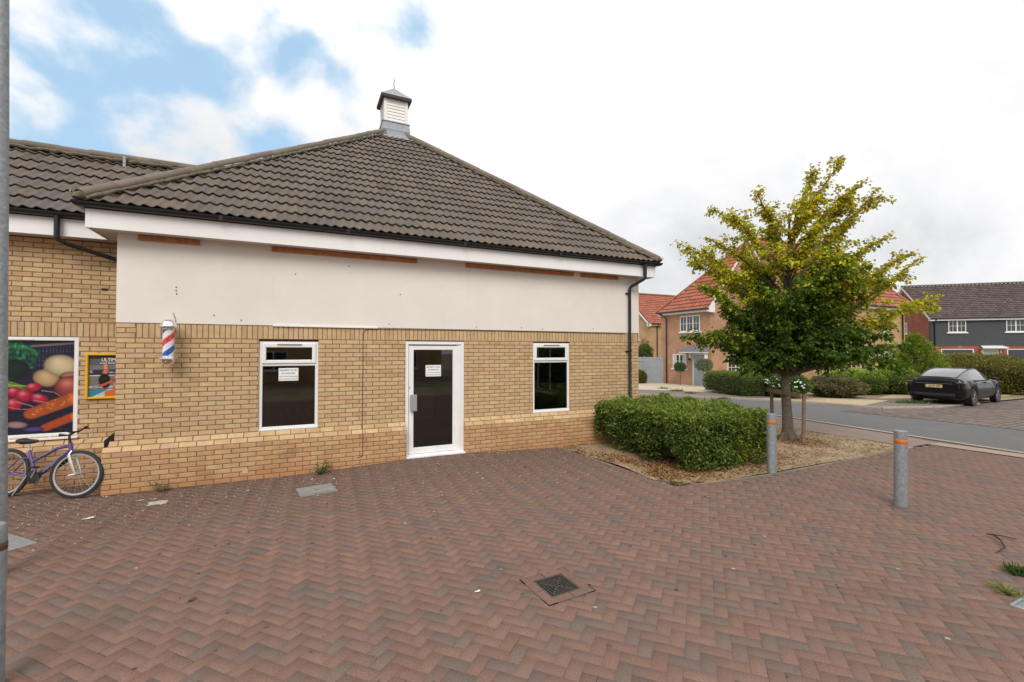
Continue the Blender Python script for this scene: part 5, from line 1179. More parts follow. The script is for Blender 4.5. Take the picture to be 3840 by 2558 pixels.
    hb = HT+Vector((.045, 0, .165)); pts = [(-.06, -.31, .055), (-.02, -.22, .05), (.0, -.08, .004), (0, 0, 0), (0, .08, .004), (-.02, .22, .05), (-.06, .31, .055)]
    P = [hb+Vector((p[0]*c-p[1]*s_, p[0]*s_+p[1]*c, p[2])) for p in pts]; h.tube(P, .0125, 10); h.tube([P[0], P[1].lerp(P[0], .0)], .020, 10); h.tube([P[6], P[5].lerp(P[6], .0)], .020, 10)
    for q0, q1 in ((P[1], P[0]), (P[5], P[6])): h.tube([q0+Vector((.01, 0, -.01)), q0.lerp(q1, .35)+Vector((.045, 0, -.012)), q1+Vector((.052, 0, -.03))], [.012, .007, .006], 6)
    h.tube([hb+Vector((-.07, -.02, -.045)), hb+Vector((-.16, -.06, -.040))], [.008, .022], 8); h.build('handlebar', M_BLK, b, smooth=True)
    cb = MB()
    for q in (P[1], P[5]): cb.tube([q, q+Vector((.13, 0, .0)), q+Vector((.15, 0, -.12)), HB_+Vector((.06, q.y*.2, .12)), HB_+Vector((.03, 0, .0))], .0028, 5)
    cb.tube([BB.lerp(HB_, .8)-Z*.035, BB.lerp(HB_, .45)-Z*.045, BB.lerp(HB_, .1)-Z*.03], .0035, 5); cb.build('brake_cables', M_BLK, b, smooth=True)
    bt = MB(); bt.tube([BB.lerp(HB_, .42)+Vector((.035, 0, -.055)), BB.lerp(HB_, .86)+Vector((.035, 0, -.05))], [.024, .026], 12); bt.build('battery_pump', M_BLK, b, smooth=True)
    s = MB(); s.tube([ST, ST+Vector((-.025, 0, .105))], .0135, 10); s.build('seat_post', M_SIL, b, smooth=True)
    sd_ = MB(); bm = bmesh.new(); bmesh.ops.create_icosphere(bm, subdivisions=3, radius=1); sc = ST+Vector((-.035, 0, .130))
    for v in bm.verts:
        x, y, z = v.co; w = .030+.062*(1/(1+math.exp(7*(x+.15)))); v.co = Vector((sc.x+x*.165+.0, sc.y+y*w*1.15, sc.z+z*1.25*(.026 if z > 0 else .030)*(1+.4*(x < -.3))+.010*x*x))
    sd_.add_bm(bm); sd_.build('saddle', M_BLK, b, smooth=True)
    cr = MB(); cr.lathe([(0, -.003), (.085, -.003), (.092, 0), (.085, .003), (0, .003)], (0, 0, 0), 36); cr.xform(Matrix.Translation(BB+Vector((0, -.048, 0))) @ Matrix.Rotation(PI/2, 4, 'X')); cr.build('chainring', M_BLK, b, smooth=True)
    ck = MB(); e = Vector((.085, 0, .145)); ck.tube([BB+Vector((0, -.058, 0)), BB+Vector((e.x, -.072, e.z))], [.013, .010], 8); ck.tube([BB+Vector((0, .058, 0)), BB+Vector((-e.x, .072, -e.z))], [.013, .010], 8); ck.tube([BB-Y*.06, BB+Y*.06], .014, 10); ck.build('crank', M_SIL, b, smooth=True)
    for sg in (1, -1):
        q = BB+Vector((e.x*sg, -.12*sg, e.z*sg)); pm = MB(); pm.cbox(tuple(q-Vector((.045, .045, .010))), tuple(q+Vector((.045, .045, .010))), .006); pm.build('pedal', M_BLK if sg > 0 else M_SIL, b)
    ks = MB(); ks.tube([Vector((.36, -.06, .30)), Vector((.26, -.12, .04))], [.009, .007], 8); ks.build('kickstand', M_SIL, b, smooth=True)
    cn = MB(); 
    for zz in (.082, -.082): cn.tube([BB+Vector((0, -.048, zz)), RA+Vector((0, -.045, zz*.42))], .0035, 5)
    cn.lathe([(0, -.01), (.04, -.01), (.034, .01), (0, .01)], (0, 0, 0), 20); nn_ = 80
    for i in range(len(cn.v)-nn_, len(cn.v)): vx, vy, vz = cn.v[i]; cn.v[i] = (RA.x+vx, -.045+vz, RA.z+vy)
    cn.build('chain', mat('oily_chain', (.06, .055, .05), rough=.5, metal=.6), b)
bicycle()

# ------------------------------------------------------------ parked car
def car():
    RAx = Vector((26.10, .74)); a = R(5.2); root = empty('parked_car', (RAx.x, RAx.y, gz(RAx.x, RAx.y)-.046), a, label='glossy black fastback saloon car parked on the setts by the mounded hedge', cat='car')
    M_PAINT = mat('black_car_paint', (.006, .006, .008), rough=.14, coat=.0, spec=.35); M_CG = mat('dark_car_glass', (.008, .010, .018), rough=.03, spec=.9, coat=1.); M_TRIM = mat('black_trim', (.015, .015, .016), rough=.5)
    xs0 = [-.99, -.97, -.90, -.78, -.60, -.35, 0, .4, .9, 1.4, 1.9, 2.4, 2.75, 3.05, 3.35, 3.55, 3.66, 3.71]
    W0 = [.70, .78, .86, .90, .915, .925, .93, .925, .92, .92, .92, .925, .925, .915, .87, .78, .66, .55]
    ZD0 = [.80, 1.02, 1.10, 1.10, 1.08, 1.055, 1.03, 1.0, .985, .975, .97, .965, .97, .93, .87, .80, .72, .62]
    ZB0 = [.38, .33, .28, .24, .22, .20, .19, .18, .175, .175, .175, .18, .19, .20, .21, .24, .28, .34]
    arch = [-.385, -.375, -.345, -.28, -.19, -.08, .08, .19, .28, .345, .375, .385]
    xs = sorted(set([x for x in xs0 if min(abs(x), abs(x-2.875)) > .40] + arch + [2.875+q for q in arch]))
    W_ = list(np.interp(xs, xs0, W0)); ZD = list(np.interp(xs, xs0, ZD0)); ZB = list(np.interp(xs, xs0, ZB0))
    for i, x in enumerate(xs):
        q = min(abs(x), abs(x-2.875))
        if q < .38: ZB[i] = max(ZB[i], .345+math.sqrt(max(0, .378**2-q*q)))
    ring = []
    for x, w, zd, zb in zip(xs, W_, ZD, ZB):
        h = zd-zb; half = [(0, zb), (w*.80, zb), (w*.965, zb+h*.10), (w*1.0, zb+h*.36), (w*.992, zb+h*.62), (w*.955, zb+h*.82), (w*.87, zb+h*.95), (w*.72, zd-.002), (w*.4, zd+.020), (0, zd+.028)]
        ring.append([(x, -y, z) for y, z in half] + [(x, y, z) for y, z in half[-2:0:-1]])
    mb = MB(); n = len(ring[0])
    for A, B in zip(ring, ring[1:]):
        for k in range(n): mb.face([A[k], A[(k+1) % n], B[(k+1) % n], B[k]])
    mb.face(ring[0][::-1]); mb.face(ring[-1])
    bd = mb.build('body', M_PAINT, root)
    bm = bmesh.new(); bm.from_mesh(bd.data); bmesh.ops.remove_doubles(bm, verts=bm.verts, dist=.0005); bm.to_mesh(bd.data); bm.free()
    bd.data.polygons.foreach_set('use_smooth', [True]*len(bd.data.polygons))
    sb = bd.modifiers.new('round', 'SUBSURF'); sb.levels = 1; sb.render_levels = 2
    # glasshouse: stations of (x, half width at the waist, waist height, half width at the roof, roof height)
    G = [(-.66, .60, 1.085, .52, 1.09), (-.45, .69, 1.075, .56, 1.155), (-.15, .745, 1.055, .57, 1.255), (.2, .77, 1.035, .565, 1.345), (.6, .785, 1.015, .56, 1.410), (1.0, .79, 1.0, .56, 1.440), (1.4, .79, .99, .56, 1.443), (1.75, .785, .985, .56, 1.405), (2.1, .775, .98, .58, 1.30), (2.45, .75, .985, .60, 1.155), (2.78, .70, .99, .60, 1.0)]
    def gpt(g, j): x, w0, z0, w1, z1 = g; return [(x, -w0, z0-.03), (x, -(w0*.35+w1*.65+.012), z0+(z1-z0)*.62), (x, -w1, z1-.022*(z1 > 1.12)), (x, -w1*.55, z1+.012), (x, 0, z1+.018), (x, w1*.55, z1+.012), (x, w1, z1-.022*(z1 > 1.12)), (x, (w0*.35+w1*.65+.012), z0+(z1-z0)*.62), (x, w0, z0-.03)][j]
    parts = {'rear_window': MB(), 'roof': MB(), 'windscreen': MB(), 'side_window': MB(), 'side_window_far': MB()}
    for i in range(len(G)-1):
        for j in range(8):
            f = [gpt(G[i], j), gpt(G[i], j+1), gpt(G[i+1], j+1), gpt(G[i+1], j)]
            kx = 'side_window' if j < 2 else 'side_window_far' if j > 5 else ('rear_window' if i < 4 else 'windscreen' if i > 6 else 'roof'); parts[kx].face(f)
    for k, m_ in parts.items():
        o = m_.build(k.replace('_far', ''), M_CG, root); bm = bmesh.new(); bm.from_mesh(o.data); bmesh.ops.remove_doubles(bm, verts=bm.verts, dist=.0005); bm.to_mesh(o.data); bm.free(); o.data.polygons.foreach_set('use_smooth', [True]*len(o.data.polygons))
    mb = MB()
    for sy in (-1, 1):
        for i in range(len(G)-1): 
            p, q = gpt(G[i], 2 if sy < 0 else 6), gpt(G[i+1], 2 if sy < 0 else 6); mb.tube([p, q], .022, 6, cap=False)
        p = gpt((1.1, .79, 1.0, .56, 1.440), 0); q = gpt((1.02, .79, 1.0, .56, 1.440), 2); mb.tube([(p[0], p[1]*-sy*-1 if sy < 0 else -p[1], p[2]), (q[0]-.02, (q[1] if sy < 0 else -q[1]), q[2])], .026, 6)
    mb.build('window_pillars', M_PAINT, root, smooth=True)
    mb = MB(); mb.tube([(-.93, -.70, 1.115), (-.985, -.4, 1.135), (-.995, 0, 1.14), (-.985, .4, 1.135), (-.93, .70, 1.115)], [.010, .020, .022, .020, .010], 8); mb.build('spoiler', M_PAINT, root, smooth=True)
    for sy in (-1, 1):
        for x in (0, 2.875):
            w = MB(); w.lathe([(.24, -.105), (.30, -.11), (.333, -.09), (.338, 0), (.333, .09), (.30, .11), (.24, .105)], (0, 0, 0), 40); w.xform(Matrix.Rotation(PI/2, 4, 'X')); t = w.build('wheel', M_RUBBER, root, smooth=True, loc=(x, sy*.825, .338))
            r = MB(); r.lathe([(.245, .0), (.245, .098), (.232, .104), (.225, .06), (0, .06)], (0, 0, 0), 40)
            for k in range(10):
                a0 = 2*PI*k/10+.15*(1 if k % 2 else -1); r.tube([(.03*math.cos(a0), .03*math.sin(a0), .082), (.225*math.cos(a0), .225*math.sin(a0), .094)], [.020, .014], 6)
            r.lathe([(.05, .06), (.05, .095), (0, .097)], (0, 0, 0), 16); r.xform(Matrix.Rotation(PI/2 if sy < 0 else -PI/2, 4, 'X')); r.build('rim', mat('dark_alloy', (.22, .225, .235), rough=.35, metal=.7), t, smooth=True)
            ar = MB(); ar.lathe([(.345, 0), (.385, 0), (.385, .010), (.350, .010), (.345, 0)], (0, 0, 0), 40); ar.xform(Matrix.Translation((x, sy*.912, .352)) @ Matrix.Rotation(PI/2 if sy < 0 else -PI/2, 4, 'X')); ar.build('wheel_arch', M_TRIM, root)
            t.location.y = sy*.808
        l = MB(); l.cbox((-.985, sy*.62, .845), (-.80, sy*.905, .955), .03); l.build('tail_light', mat('tail_light_red', (.07, .004, .005), rough=.1, coat=1.), root)
        m_ = MB(); m_.cbox((2.18, sy*.86, .96), (2.30, sy*1.03, 1.07), .035); m_.build('door_mirror', M_PAINT, root)
        d = MB(); 
        for x0 in (.55, 1.60): d.cbox((x0, sy*.918, .83), (x0+.20, sy*.934, .85), .004)
        d.build('door_seam', M_TRIM, root)
        sm_ = MB(); 
        for x0 in (.32, 1.22, 2.22): sm_.box((x0, sy*.9225, .32), (x0+.010, sy*.9235, .92))
        sm_.build('door_seam', M_TRIM, root)
    mb = MB(); mb.cbox((-1.004, -.62, .38), (-.93, .62, .50), .02); mb.build('diffuser', M_TRIM, root)
    mb = MB(); mb.box((-1.012, -.26, .72), (-1.004, .26, .835), (.62, .46, .23)); mb.box((-1.0135, .215, .722), (-1.0118, .258, .833), (.02, .30, .08)); pl = mb.build('number_plate', mat('plate', attr=True, rough=.5), root)
    text_obj('plate_lettering', 'GK70 XFP', .098, M_INK, pl, (-1.0145, -.022, .742), rot=(PI/2, 0, -PI/2), sx=.92)
    mb = MB(); mb.cbox((-1.0, -.55, .865), (-.955, .55, .885), .008); mb.build('boot_garnish', mat('dark_chrome', (.2, .2, .21), rough=.25, metal=.8), root)
car()

# ------------------------------------------------------------ houses beyond the road
M_HB = mat_brick('salmon_brick', (.46, .245, .145), (.40, .205, .12), (.36, .27, .19)); M_HC = mat_brick('orange_buff_brick', (.50, .32, .16), (.44, .27, .13), (.36, .28, .19)); M_HR = mat_brick('red_brick', (.30, .085, .045), (.25, .065, .035), (.25, .16, .11))
M_HW = mat('house_white', (.74, .74, .73), rough=.5); M_HG = mat('house_window_glass', (.030, .034, .036), rough=.06, spec=.8); M_CURT = mat('curtain', (.50, .48, .45), rough=.9)
M_CLADD = mat('dark_grey_cladding', (.052, .056, .064), rough=.75, noise=(4, .1)); M_BLUE = mat('blue_grey_door', (.30, .335, .375), rough=.45); M_GARG = mat('garage_door_dark', (.045, .055, .068), rough=.5)
M_RT = mat('red_pantile', attr=True, rough=.85, noise=(2.2, .16)); M_BT = mat('brown_roof_tile', attr=True, rough=.85, noise=(2.2, .14))
REDT = [(.33, .105, .062), (.36, .12, .07), (.30, .092, .056), (.345, .112, .07)]; BRNT = [(.088, .060, .054), (.10, .070, .062), (.078, .054, .048), (.108, .077, .067)]
class Wall:
    """a frame on an upright wall: a along the wall, z up, d out of it"""
    def __init__(s, P, u, n): s.P = Vector((P[0], P[1], 0)); s.u = Vector((u[0], u[1], 0)).normalized(); s.n = Vector((n[0], n[1], 0)).normalized()
    def p(s, a, z, d=0.): return s.P + s.u*a + s.n*d + Z*z
    def slab(s, mb, a0, a1, z0, z1, d0, d1, c=None):
        q = [s.p(a, z, d) for d in (d0, d1) for a, z in ((a0, z0), (a1, z0), (a1, z1), (a0, z1))]
        for f in ((4, 5, 6, 7), (3, 2, 1, 0), (0, 1, 5, 4), (1, 2, 6, 5), (2, 3, 7, 6), (3, 0, 4, 7)): mb.face([q[k] for k in f], c)
def house_window(w, parent, a0, a1, z0, z1, lights=2, bars=True, sill=True, curtain=False):
    f = MB(); t = .055
    w.slab(f, a0, a1, z1-t, z1, -.02, .03); w.slab(f, a0, a1, z0, z0+t, -.02, .03)
    for k in range(lights+1):
        x = a0+(a1-a0-t)*k/lights; w.slab(f, x, x+t*(1.4 if 0 < k < lights else 1), z0+t, z1-t, -.02, .031)
    o = f.build('window', M_HW, parent); g = MB(); w.slab(g, a0+.02, a1-.02, z0+.02, z1-.02, .001, .006); g.build('pane', M_HG, o)
    if bars:
        b = MB()
        for k in range(lights):
            xa = a0+(a1-a0-t)*k/lights+t; xb = a0+(a1-a0-t)*(k+1)/lights; xm = (xa+xb)/2; w.slab(b, xm-.012, xm+.012, z0+t, z1-t, .006, .018); w.slab(b, xa, xb, (z0+z1)/2-.012, (z0+z1)/2+.012, .006, .017)
        b.build('glazing_bars', M_HW, o)
    if curtain:
        c = MB()
        for x0, x1 in ((a0+.06, a0+.28), (a1-.30, a1-.06)): w.slab(c, x0, x1, z0+.06, z1-.06, .0062, .0075)
        c.build('curtain', M_CURT, o)
    if sill: s = MB(); w.slab(s, a0-.12, a1+.12, z0-.10, z0-.0, -.02, .07); s.build('sill', M_HW, o)
    return o
def roof_plane(P, u, s, L, sl, pal, m, smax=None, period=.30, gauge=.33, amp=.026, t=.048, dx=.075):
    P, u, s = Vector(P), Vector(u).to_3d().normalized(), Vector(s).normalized(); n = u.cross(s).normalized(); n = n if n.z > 0 else -n
    return tile_face(P, u, s, n, L, int(math.ceil(sl/gauge)), gauge, smax or (lambda x: sl), period=period, amp=amp, t=t, dx=dx, pal=pal)
def tube_part(name, path, r, m, parent, n=10): b = MB(); b.tube(path, r, n); return b.build(name, m, parent, smooth=True)

def house_a():
    h = empty('brick_house', (25.8, 11.9, -.25), label='large salmon brick house with red roof and blue grey door behind the street tree', cat='house')
    g = -.6; off = Vector((-25.8, -11.9, .25)); EZh = 4.72
    def fin(o): o.location = off; return o
    mb = MB()
    # block 1 (entrance side and gable) and block 2 (to the right, coming forward)
    for q in ([(25.8, 16.2, g), (25.8, 11.9, g), (25.8, 11.9, EZh), (25.8, 16.2, EZh)], [(25.8, 11.9, g), (33.0, 11.9, g), (33.0, 11.9, EZh), (29.2, 11.9, 9.25), (25.8, 11.9, EZh)], [(25.8, 16.2, g), (33, 16.2, g), (33, 16.2, EZh), (25.8, 16.2, EZh)], [(33, 11.9, g), (33, 16.2, g), (33, 16.2, EZh), (33, 11.9, EZh)]): mb.face(q)
    fin(mb.build('wall', M_HB, h))
    mb = MB(); mb.face([(30.2, 8.3, g), (40.4, 8.3, g), (40.4, 8.3, 5), (30.2, 8.3, 5)]); mb.face([(30.2, 8.3, g), (30.2, 11.9, g), (30.2, 11.9, 9.2), (30.2, 8.3, 5)]); mb.face([(40.4, 8.3, g), (40.4, 15.7, g), (40.4, 15.7, 5), (40.4, 8.3, 5)]); mb.face([(33, 15.7, g), (40.4, 15.7, g), (40.4, 15.7, 5), (33, 15.7, 5)]); mb.face([(40.38, 8.3, 5), (40.38, 15.7, 5), (40.38, 12, 9.3)])
    fin(mb.build('wall', M_HC, h))
    # roofs
    a = Vector((25.45, 16.35, EZh-.05)); s = Vector((3.75, 0, 4.55)).normalized(); Ls = Vector((3.75, 0, 4.55)).length
    V1 = roof_plane(a, (0, -1, 0), s, 4.6, Ls, REDT, M_RT, smax=lambda x: Ls*min(1, x/4.45)); V2 = roof_plane((33.1, 11.75, EZh-.05), (0, 1, 0), Vector((-3.9, 0, 4.55)), 4.6, 5.99, REDT, M_RT, smax=lambda x: 5.99*min(1, (4.6-x)/4.45))
    r1 = join_np([V1, V2]); o = npmesh('roof', r1[0], r1[1], r1[2], M_RT, h); fin(o); r0 = o
    mb = MB(); mb.face([(25.45, 16.35, EZh-.05), (33.1, 16.35, EZh-.05), (29.2, 11.9, 9.25)]); fin(mb.build('rear_roof', mat('plain_red_tile', (.40, .12, .06), rough=.85), h))
    sl2 = Vector((0, 4, 4.6)).length
    V3 = roof_plane((30.0, 8.0, 4.98), (1, 0, 0), (0, 4, 4.6), 11.2, sl2, REDT, M_RT, smax=lambda x: sl2*min(1, (11.2-x)/1.9)); V4 = roof_plane((41.2, 16, 4.98), (-1, 0, 0), (0, -4, 4.6), 11.2, sl2, REDT, M_RT)
    V5 = roof_plane((41.2, 8.0, 4.98), (0, 1, 0), (-1.9, 0, 4.6), 8., 4.97, REDT, M_RT, smax=lambda x: 4.97*max(0, 1-abs(x-4)/4))
    r2 = join_np([V3, V4, V5]); fin(npmesh('roof', r2[0], r2[1], r2[2], M_RT, h))
    mb = MB(); ridge_line(mb, (30, 12, 9.62), (39.3, 12, 9.62), .11, 4., 0.); ridge_line(mb, (39.3, 12, 9.62), (41.2, 8.0, 5.05), .11, 4., 0.); ridge_line(mb, (25.45, 16.35, 4.75), (29.2, 11.9, 9.3), .10, 4., 0.)
    for i, f in enumerate(mb.c): mb.c[i] = jit((.36, .12, .07), .05)
    fin(mb.build('ridge_tiles', M_RIDGE, h))
    # bargeboards, fascia, gutters
    w = Wall((25.8, 11.9), (1, 0), (0, -1))
    mb = MB()
    for x0, z0, x1, z1 in ((25.42, 4.52, 29.2, 9.15), (33.0, 4.52, 29.2, 9.15)):
        mb.face([(x0, 11.70, z0-.02), (x1, 11.70, z1-.02), (x1, 11.70, z1+.20), (x0, 11.70, z0+.22)]); mb.face([(x0, 11.70, z0-.02), (x1, 11.70, z1-.02), (x1, 11.9, z1-.02), (x0, 11.9, z0-.02)])
    mb.face([(25.42, 11.69, 4.45), (25.95, 11.69, 4.45), (25.95, 11.69, 5.1), (25.42, 11.69, 4.72)]); fin(mb.build('bargeboard', M_HW, h))
    wf_ = Wall((25.8, 16.2), (0, -1), (-1, 0)); mb = MB(); wf_.slab(mb, -.1, 4.45, 4.52, 4.68, .0, .22); fin(mb.build('fascia', M_HW, h)); fin(tube_part('gutter', [(25.46, 16.35, 4.70), (25.46, 11.8, 4.70)], .06, M_BLACK, h))
    mb = MB(); Wall((30.2, 8.3), (1, 0), (0, -1)).slab(mb, -.1, 10.6, 4.78, 4.95, 0, .22); fin(mb.build('fascia', M_HW, h)); fin(tube_part('gutter', [(30.0, 7.98, 4.98), (41.1, 7.98, 4.98)], .06, M_BLACK, h))
    fin(tube_part('downpipe', [(25.46, 16.2, 4.7), (25.55, 15.9, 4.55), (25.72, 15.62, 4.3), (25.72, 15.62, -.3)], .045, M_BLACK, h)); fin(tube_part('downpipe', [(40.0, 7.98, 4.95), (40.0, 8.22, 4.5), (40.0, 8.22, -.4)], .045, M_BLACK, h))
    sub = lambda o: (fin(o))
    for args in ((wf_, 1.12, 2.32, .86, 1.82, 2, True, True, True), (wf_, 1.80, 3.45, 3.32, 4.36, 3, True, True, False)): fin(house_window(args[0], h, *args[1:7], sill=True, curtain=args[8]))
    for args in ((w, 1.45, 3.6, .15, 1.80, 3), (w, 2.4, 3.9, 3.35, 4.5, 2)): fin(house_window(*((args[0], h)+args[1:]), bars=True))
    w2 = Wall((30.2, 8.3), (1, 0), (0, -1))
    for a0, a1, z0, z1, l in ((7.0, 8.2, .85, 1.98, 2), (7.1, 8.1, 3.3, 4.35, 2), (2.2, 3.8, .85, 1.98, 3), (2.3, 3.7, 3.3, 4.35, 2), (4.8, 5.8, -.2, 1.9, 1)): fin(house_window(w2, h, a0, a1, z0, z1, l))
    # front door with canopy
    mb = MB(); wf_.slab(mb, 2.86, 2.93, -.28, 1.86, -.02, .05); wf_.slab(mb, 3.83, 3.90, -.28, 1.86, -.02, .05); wf_.slab(mb, 2.86, 3.90, 1.80, 1.86, -.02, .051); d = mb.build('door_frame', M_HW, h); fin(d)
    mb = MB(); wf_.slab(mb, 2.93, 3.83, -.26, 1.80, .0, .03); fin(mb.build('front_door', M_BLUE, h)); mb = MB(); wf_.slab(mb, 3.30, 3.44, .95, 1.38, .03, .034); fin(mb.build('door_glass', M_HG, h))
    mb = MB(); wf_.slab(mb, 2.25, 4.15, 1.90, 2.0, 0, .62); wf_.slab(mb, 2.75, 2.82, 1.55, 1.90, 0, .25); wf_.slab(mb, 3.98, 4.05, 1.55, 1.90, 0, .25); fin(mb.build('canopy', M_HW, h))
    mb = MB(); q = [wf_.p(a, z, dd) for a, z, dd in ((2.2, 2.0, .66), (4.2, 2.0, .66), (4.0, 2.32, .0), (2.4, 2.32, .0))]; mb.face(q); mb.face([q[0], q[3], wf_.p(2.2, 2.0, 0)]); mb.face([q[1], q[2], wf_.p(4.2, 2.0, 0)]); fin(mb.build('canopy_roof', mat('grey_canopy', (.14, .15, .17), rough=.6), h))
    mb = MB(); wf_.slab(mb, 2.53, 2.63, 1.42, 1.62, .0, .09); fin(mb.build('porch_lamp', M_BLACK, h))
house_a()
def house_b():
    h = empty('brick_house', (33.9, 26.4, -.3), label='yellow buff brick house with orange red roof behind the grey fence, farthest left', cat='house'); off = Vector((-33.9, -26.4, .3))
    def fin(o): o.location = off; return o
    x0, x1, y0, y1, g, e, rz_ = 33.9, 47., 26.4, 33.4, -.8, 4.75, 8.15; ym = (y0+y1)/2; mb = MB()
    mb.face([(x0, y1, g), (x0, y0, g), (x0, y0, e), (x0, ym, rz_-.1), (x0, y1, e)]); mb.face([(x0, y0, g), (x1, y0, g), (x1, y0, e), (x0, y0, e)]); mb.face([(x1, y0, g), (x1, y1, g), (x1, y1, e), (x1, ym, rz_-.1), (x1, y0, e)]); mb.face([(x0, y1, g), (x1, y1, g), (x1, y1, e), (x0, y1, e)]); fin(mb.build('wall', M_HC, h))
    sl = math.hypot(ym-y0+.3, rz_-e); V = join_np([roof_plane((x0-.25, y0-.3, e), (1, 0, 0), (0, ym-y0+.3, rz_-e), x1-x0+.5, sl, REDT, M_RT), roof_plane((x1+.25, y1+.3, e), (-1, 0, 0), (0, -(ym-y0+.3), rz_-e), x1-x0+.5, sl, REDT, M_RT)]); o = npmesh('roof', *V, M_RT, h); fin(o)
    mb = MB(); ridge_line(mb, (x0-.25, ym, rz_+.05), (x1+.25, ym, rz_+.05), .12, 4., 0.)
    for i in range(len(mb.c)): mb.c[i] = jit((.30, .11, .065), .05)
    fin(mb.build('ridge_tiles', M_RIDGE, h))
    mb = MB(); 
    for ya, yb in ((y0-.32, ym), (y1+.32, ym)): mb.face([(x0-.27, ya, e-.28), (x0-.27, yb, rz_-.25), (x0-.27, yb, rz_), (x0-.27, ya, e-.02)]); mb.face([(x0-.27, ya, e-.28), (x0-.27, yb, rz_-.25), (x0, yb, rz_-.25), (x0, ya, e-.28)])
    mb.box((x0-.27, y0-.34, e-.3), (x0, y0, e-.05)); mb.box((x0, y0-.24, e-.22), (x1, y0, e-.04)); fin(mb.build('bargeboard', M_HW, h)); fin(tube_part('gutter', [(x0, y0-.33, e-.03), (x1, y0-.33, e-.03)], .07, M_BLACK, h)); fin(tube_part('downpipe', [(x0+1.0, y0-.33, e-.05), (x0+1.0, y0-.08, e-.4), (x0+1.0, y0-.08, -.6)], .05, M_BLACK, h))
    w = Wall((x0, y1), (0, -1), (-1, 0)); fin(house_window(w, h, 4.6, 5.55, 3.15, 4.6, 1)); fin(house_window(w, h, 4.8, 5.5, .9, 1.95, 1))
house_b()
def house_c():
    P = (52.7, 11.8); u = Vector((.73, -.683)).normalized(); v = Vector((.683, .73)).normalized(); h = empty('clad_house', (P[0], P[1], -.4), label='house with dark grey weatherboard upper floor over red brick garages at far right', cat='house'); off = Vector((-P[0], -P[1], .4))
    def fin(o): o.location = off; return o
    w = Wall(P, u, -v); L_ = 17.; D_ = 9.; e = 4.85; rz_ = 8.25; g = -1.; pp = lambda a, d, z: w.p(a, z, -d)
    mb = MB(); mb.face([pp(.0, 0, g), pp(L_, 0, g), pp(L_, 0, 2.48), pp(.0, 0, 2.48)]); mb.face([pp(.12, D_, g), pp(.12, .3, g), pp(.12, .3, e), pp(.12, D_/2, rz_-.1), pp(.12, D_, e)]); mb.face([pp(L_, 0, g), pp(L_, D_, g), pp(L_, D_, e), pp(L_, D_/2, rz_-.1), pp(L_, 0, e)]); mb.face([pp(0, D_, g), pp(L_, D_, g), pp(L_, D_, e), pp(0, D_, e)]); fin(mb.build('wall', M_HR, h))
    mb = MB(); z = 2.48; k = 0
    while z < e-.05:
        z1 = min(z+.18, e); mb.face([pp(0, -.055, z), pp(L_, -.055, z), pp(L_, -.030, z1), pp(0, -.030, z1)]); mb.face([pp(0, -.055, z), pp(L_, -.055, z), pp(L_, -.02, z), pp(0, -.02, z)]); mb.face([pp(0, -.055, z), pp(0, -.030, z1), pp(0, .35, z1), pp(0, .35, z)]); z = z1
    fin(mb.build('weatherboarding', M_CLADD, h))
    mb = MB(); w.slab(mb, 0.0, L_, 2.26, 2.475, .001, .012); fin(mb.build('brick_band', mat_brick('red_soldier_course', (.33, .10, .055), (.28, .075, .042), (.27, .17, .12), rows=.225, width=.075, offset=0.), h))
    sl = math.hypot(D_/2+.3, rz_-e); uu = tuple(u); V = join_np([roof_plane(pp(-.18, -.3, e), u, Vector((v.x*(D_/2+.3), v.y*(D_/2+.3), rz_-e)), L_+.4, sl, BRNT, M_BT), roof_plane(pp(L_+.2, D_+.3, e), -u.to_3d(), Vector((-v.x*(D_/2+.3), -v.y*(D_/2+.3), rz_-e)), L_+.4, sl, BRNT, M_BT)]); o = npmesh('roof', *V, M_BT, h); fin(o)
    mb = MB(); ridge_line(mb, pp(-.2, D_/2, rz_+.05), pp(L_+.2, D_/2, rz_+.05), .12, 4., 0.)
    for i in range(len(mb.c)): mb.c[i] = jit((.13, .09, .075), .05)
    fin(mb.build('ridge_tiles', M_RIDGE, h))
    mb = MB()
    for da, db in ((-.32, D_/2), (D_+.32, D_/2)): 
        mb.face([pp(-.2, da, e-.22), pp(-.2, db, rz_-.2), pp(-.2, db, rz_+.02), pp(-.2, da, e+.02)]); mb.face([pp(-.2, da, e-.22), pp(-.2, db, rz_-.2), pp(.12, db, rz_-.2), pp(.12, da, e-.22)])
    w.slab(mb, -.2, L_+.2, e-.20, e-.04, .05, .26); fin(mb.build('fascia', M_HW, h)); fin(tube_part('gutter', [pp(-.2, -.33, e+.01), pp(L_+.2, -.33, e+.01)], .07, M_BLACK, h)); fin(tube_part('downpipe', [pp(.25, -.33, e-.02), pp(.2, -.1, e-.35), pp(.2, -.1, -.6)], .05, M_BLACK, h))
    for a0, a1, gap in ((1.18, 2.40, .12), (5.1, 6.32, 0), (9.6, 10.8, 0), (13.4, 14.6, 0)):
        fin(house_window(Wall(w.p(a0, 0, .055).xy, u, -v), h, 0, a1-a0, 3.64, 4.72, 2, True))
    for a0, a1 in ((.66, 2.92), (5.14, 7.5), (10., 12.3)):
        mb = MB(); w.slab(mb, a0, a0+.07, -.9, 2.19, .0, .03); w.slab(mb, a1-.07, a1, -.9, 2.19, 0, .03); w.slab(mb, a0, a1, 2.13, 2.19, 0, .029); d = mb.build('garage_frame', M_HW, h); fin(d)
        mb = MB(); x = a0+.07
        while x < a1-.08: w.slab(mb, x, min(x+.085, a1-.07), -.9, 2.13, .002, .016); w.slab(mb, min(x+.085, a1-.07), min(x+.10, a1-.07), -.9, 2.13, .002, .006); x += .10
        fin(mb.build('garage_door', M_GARG, h))
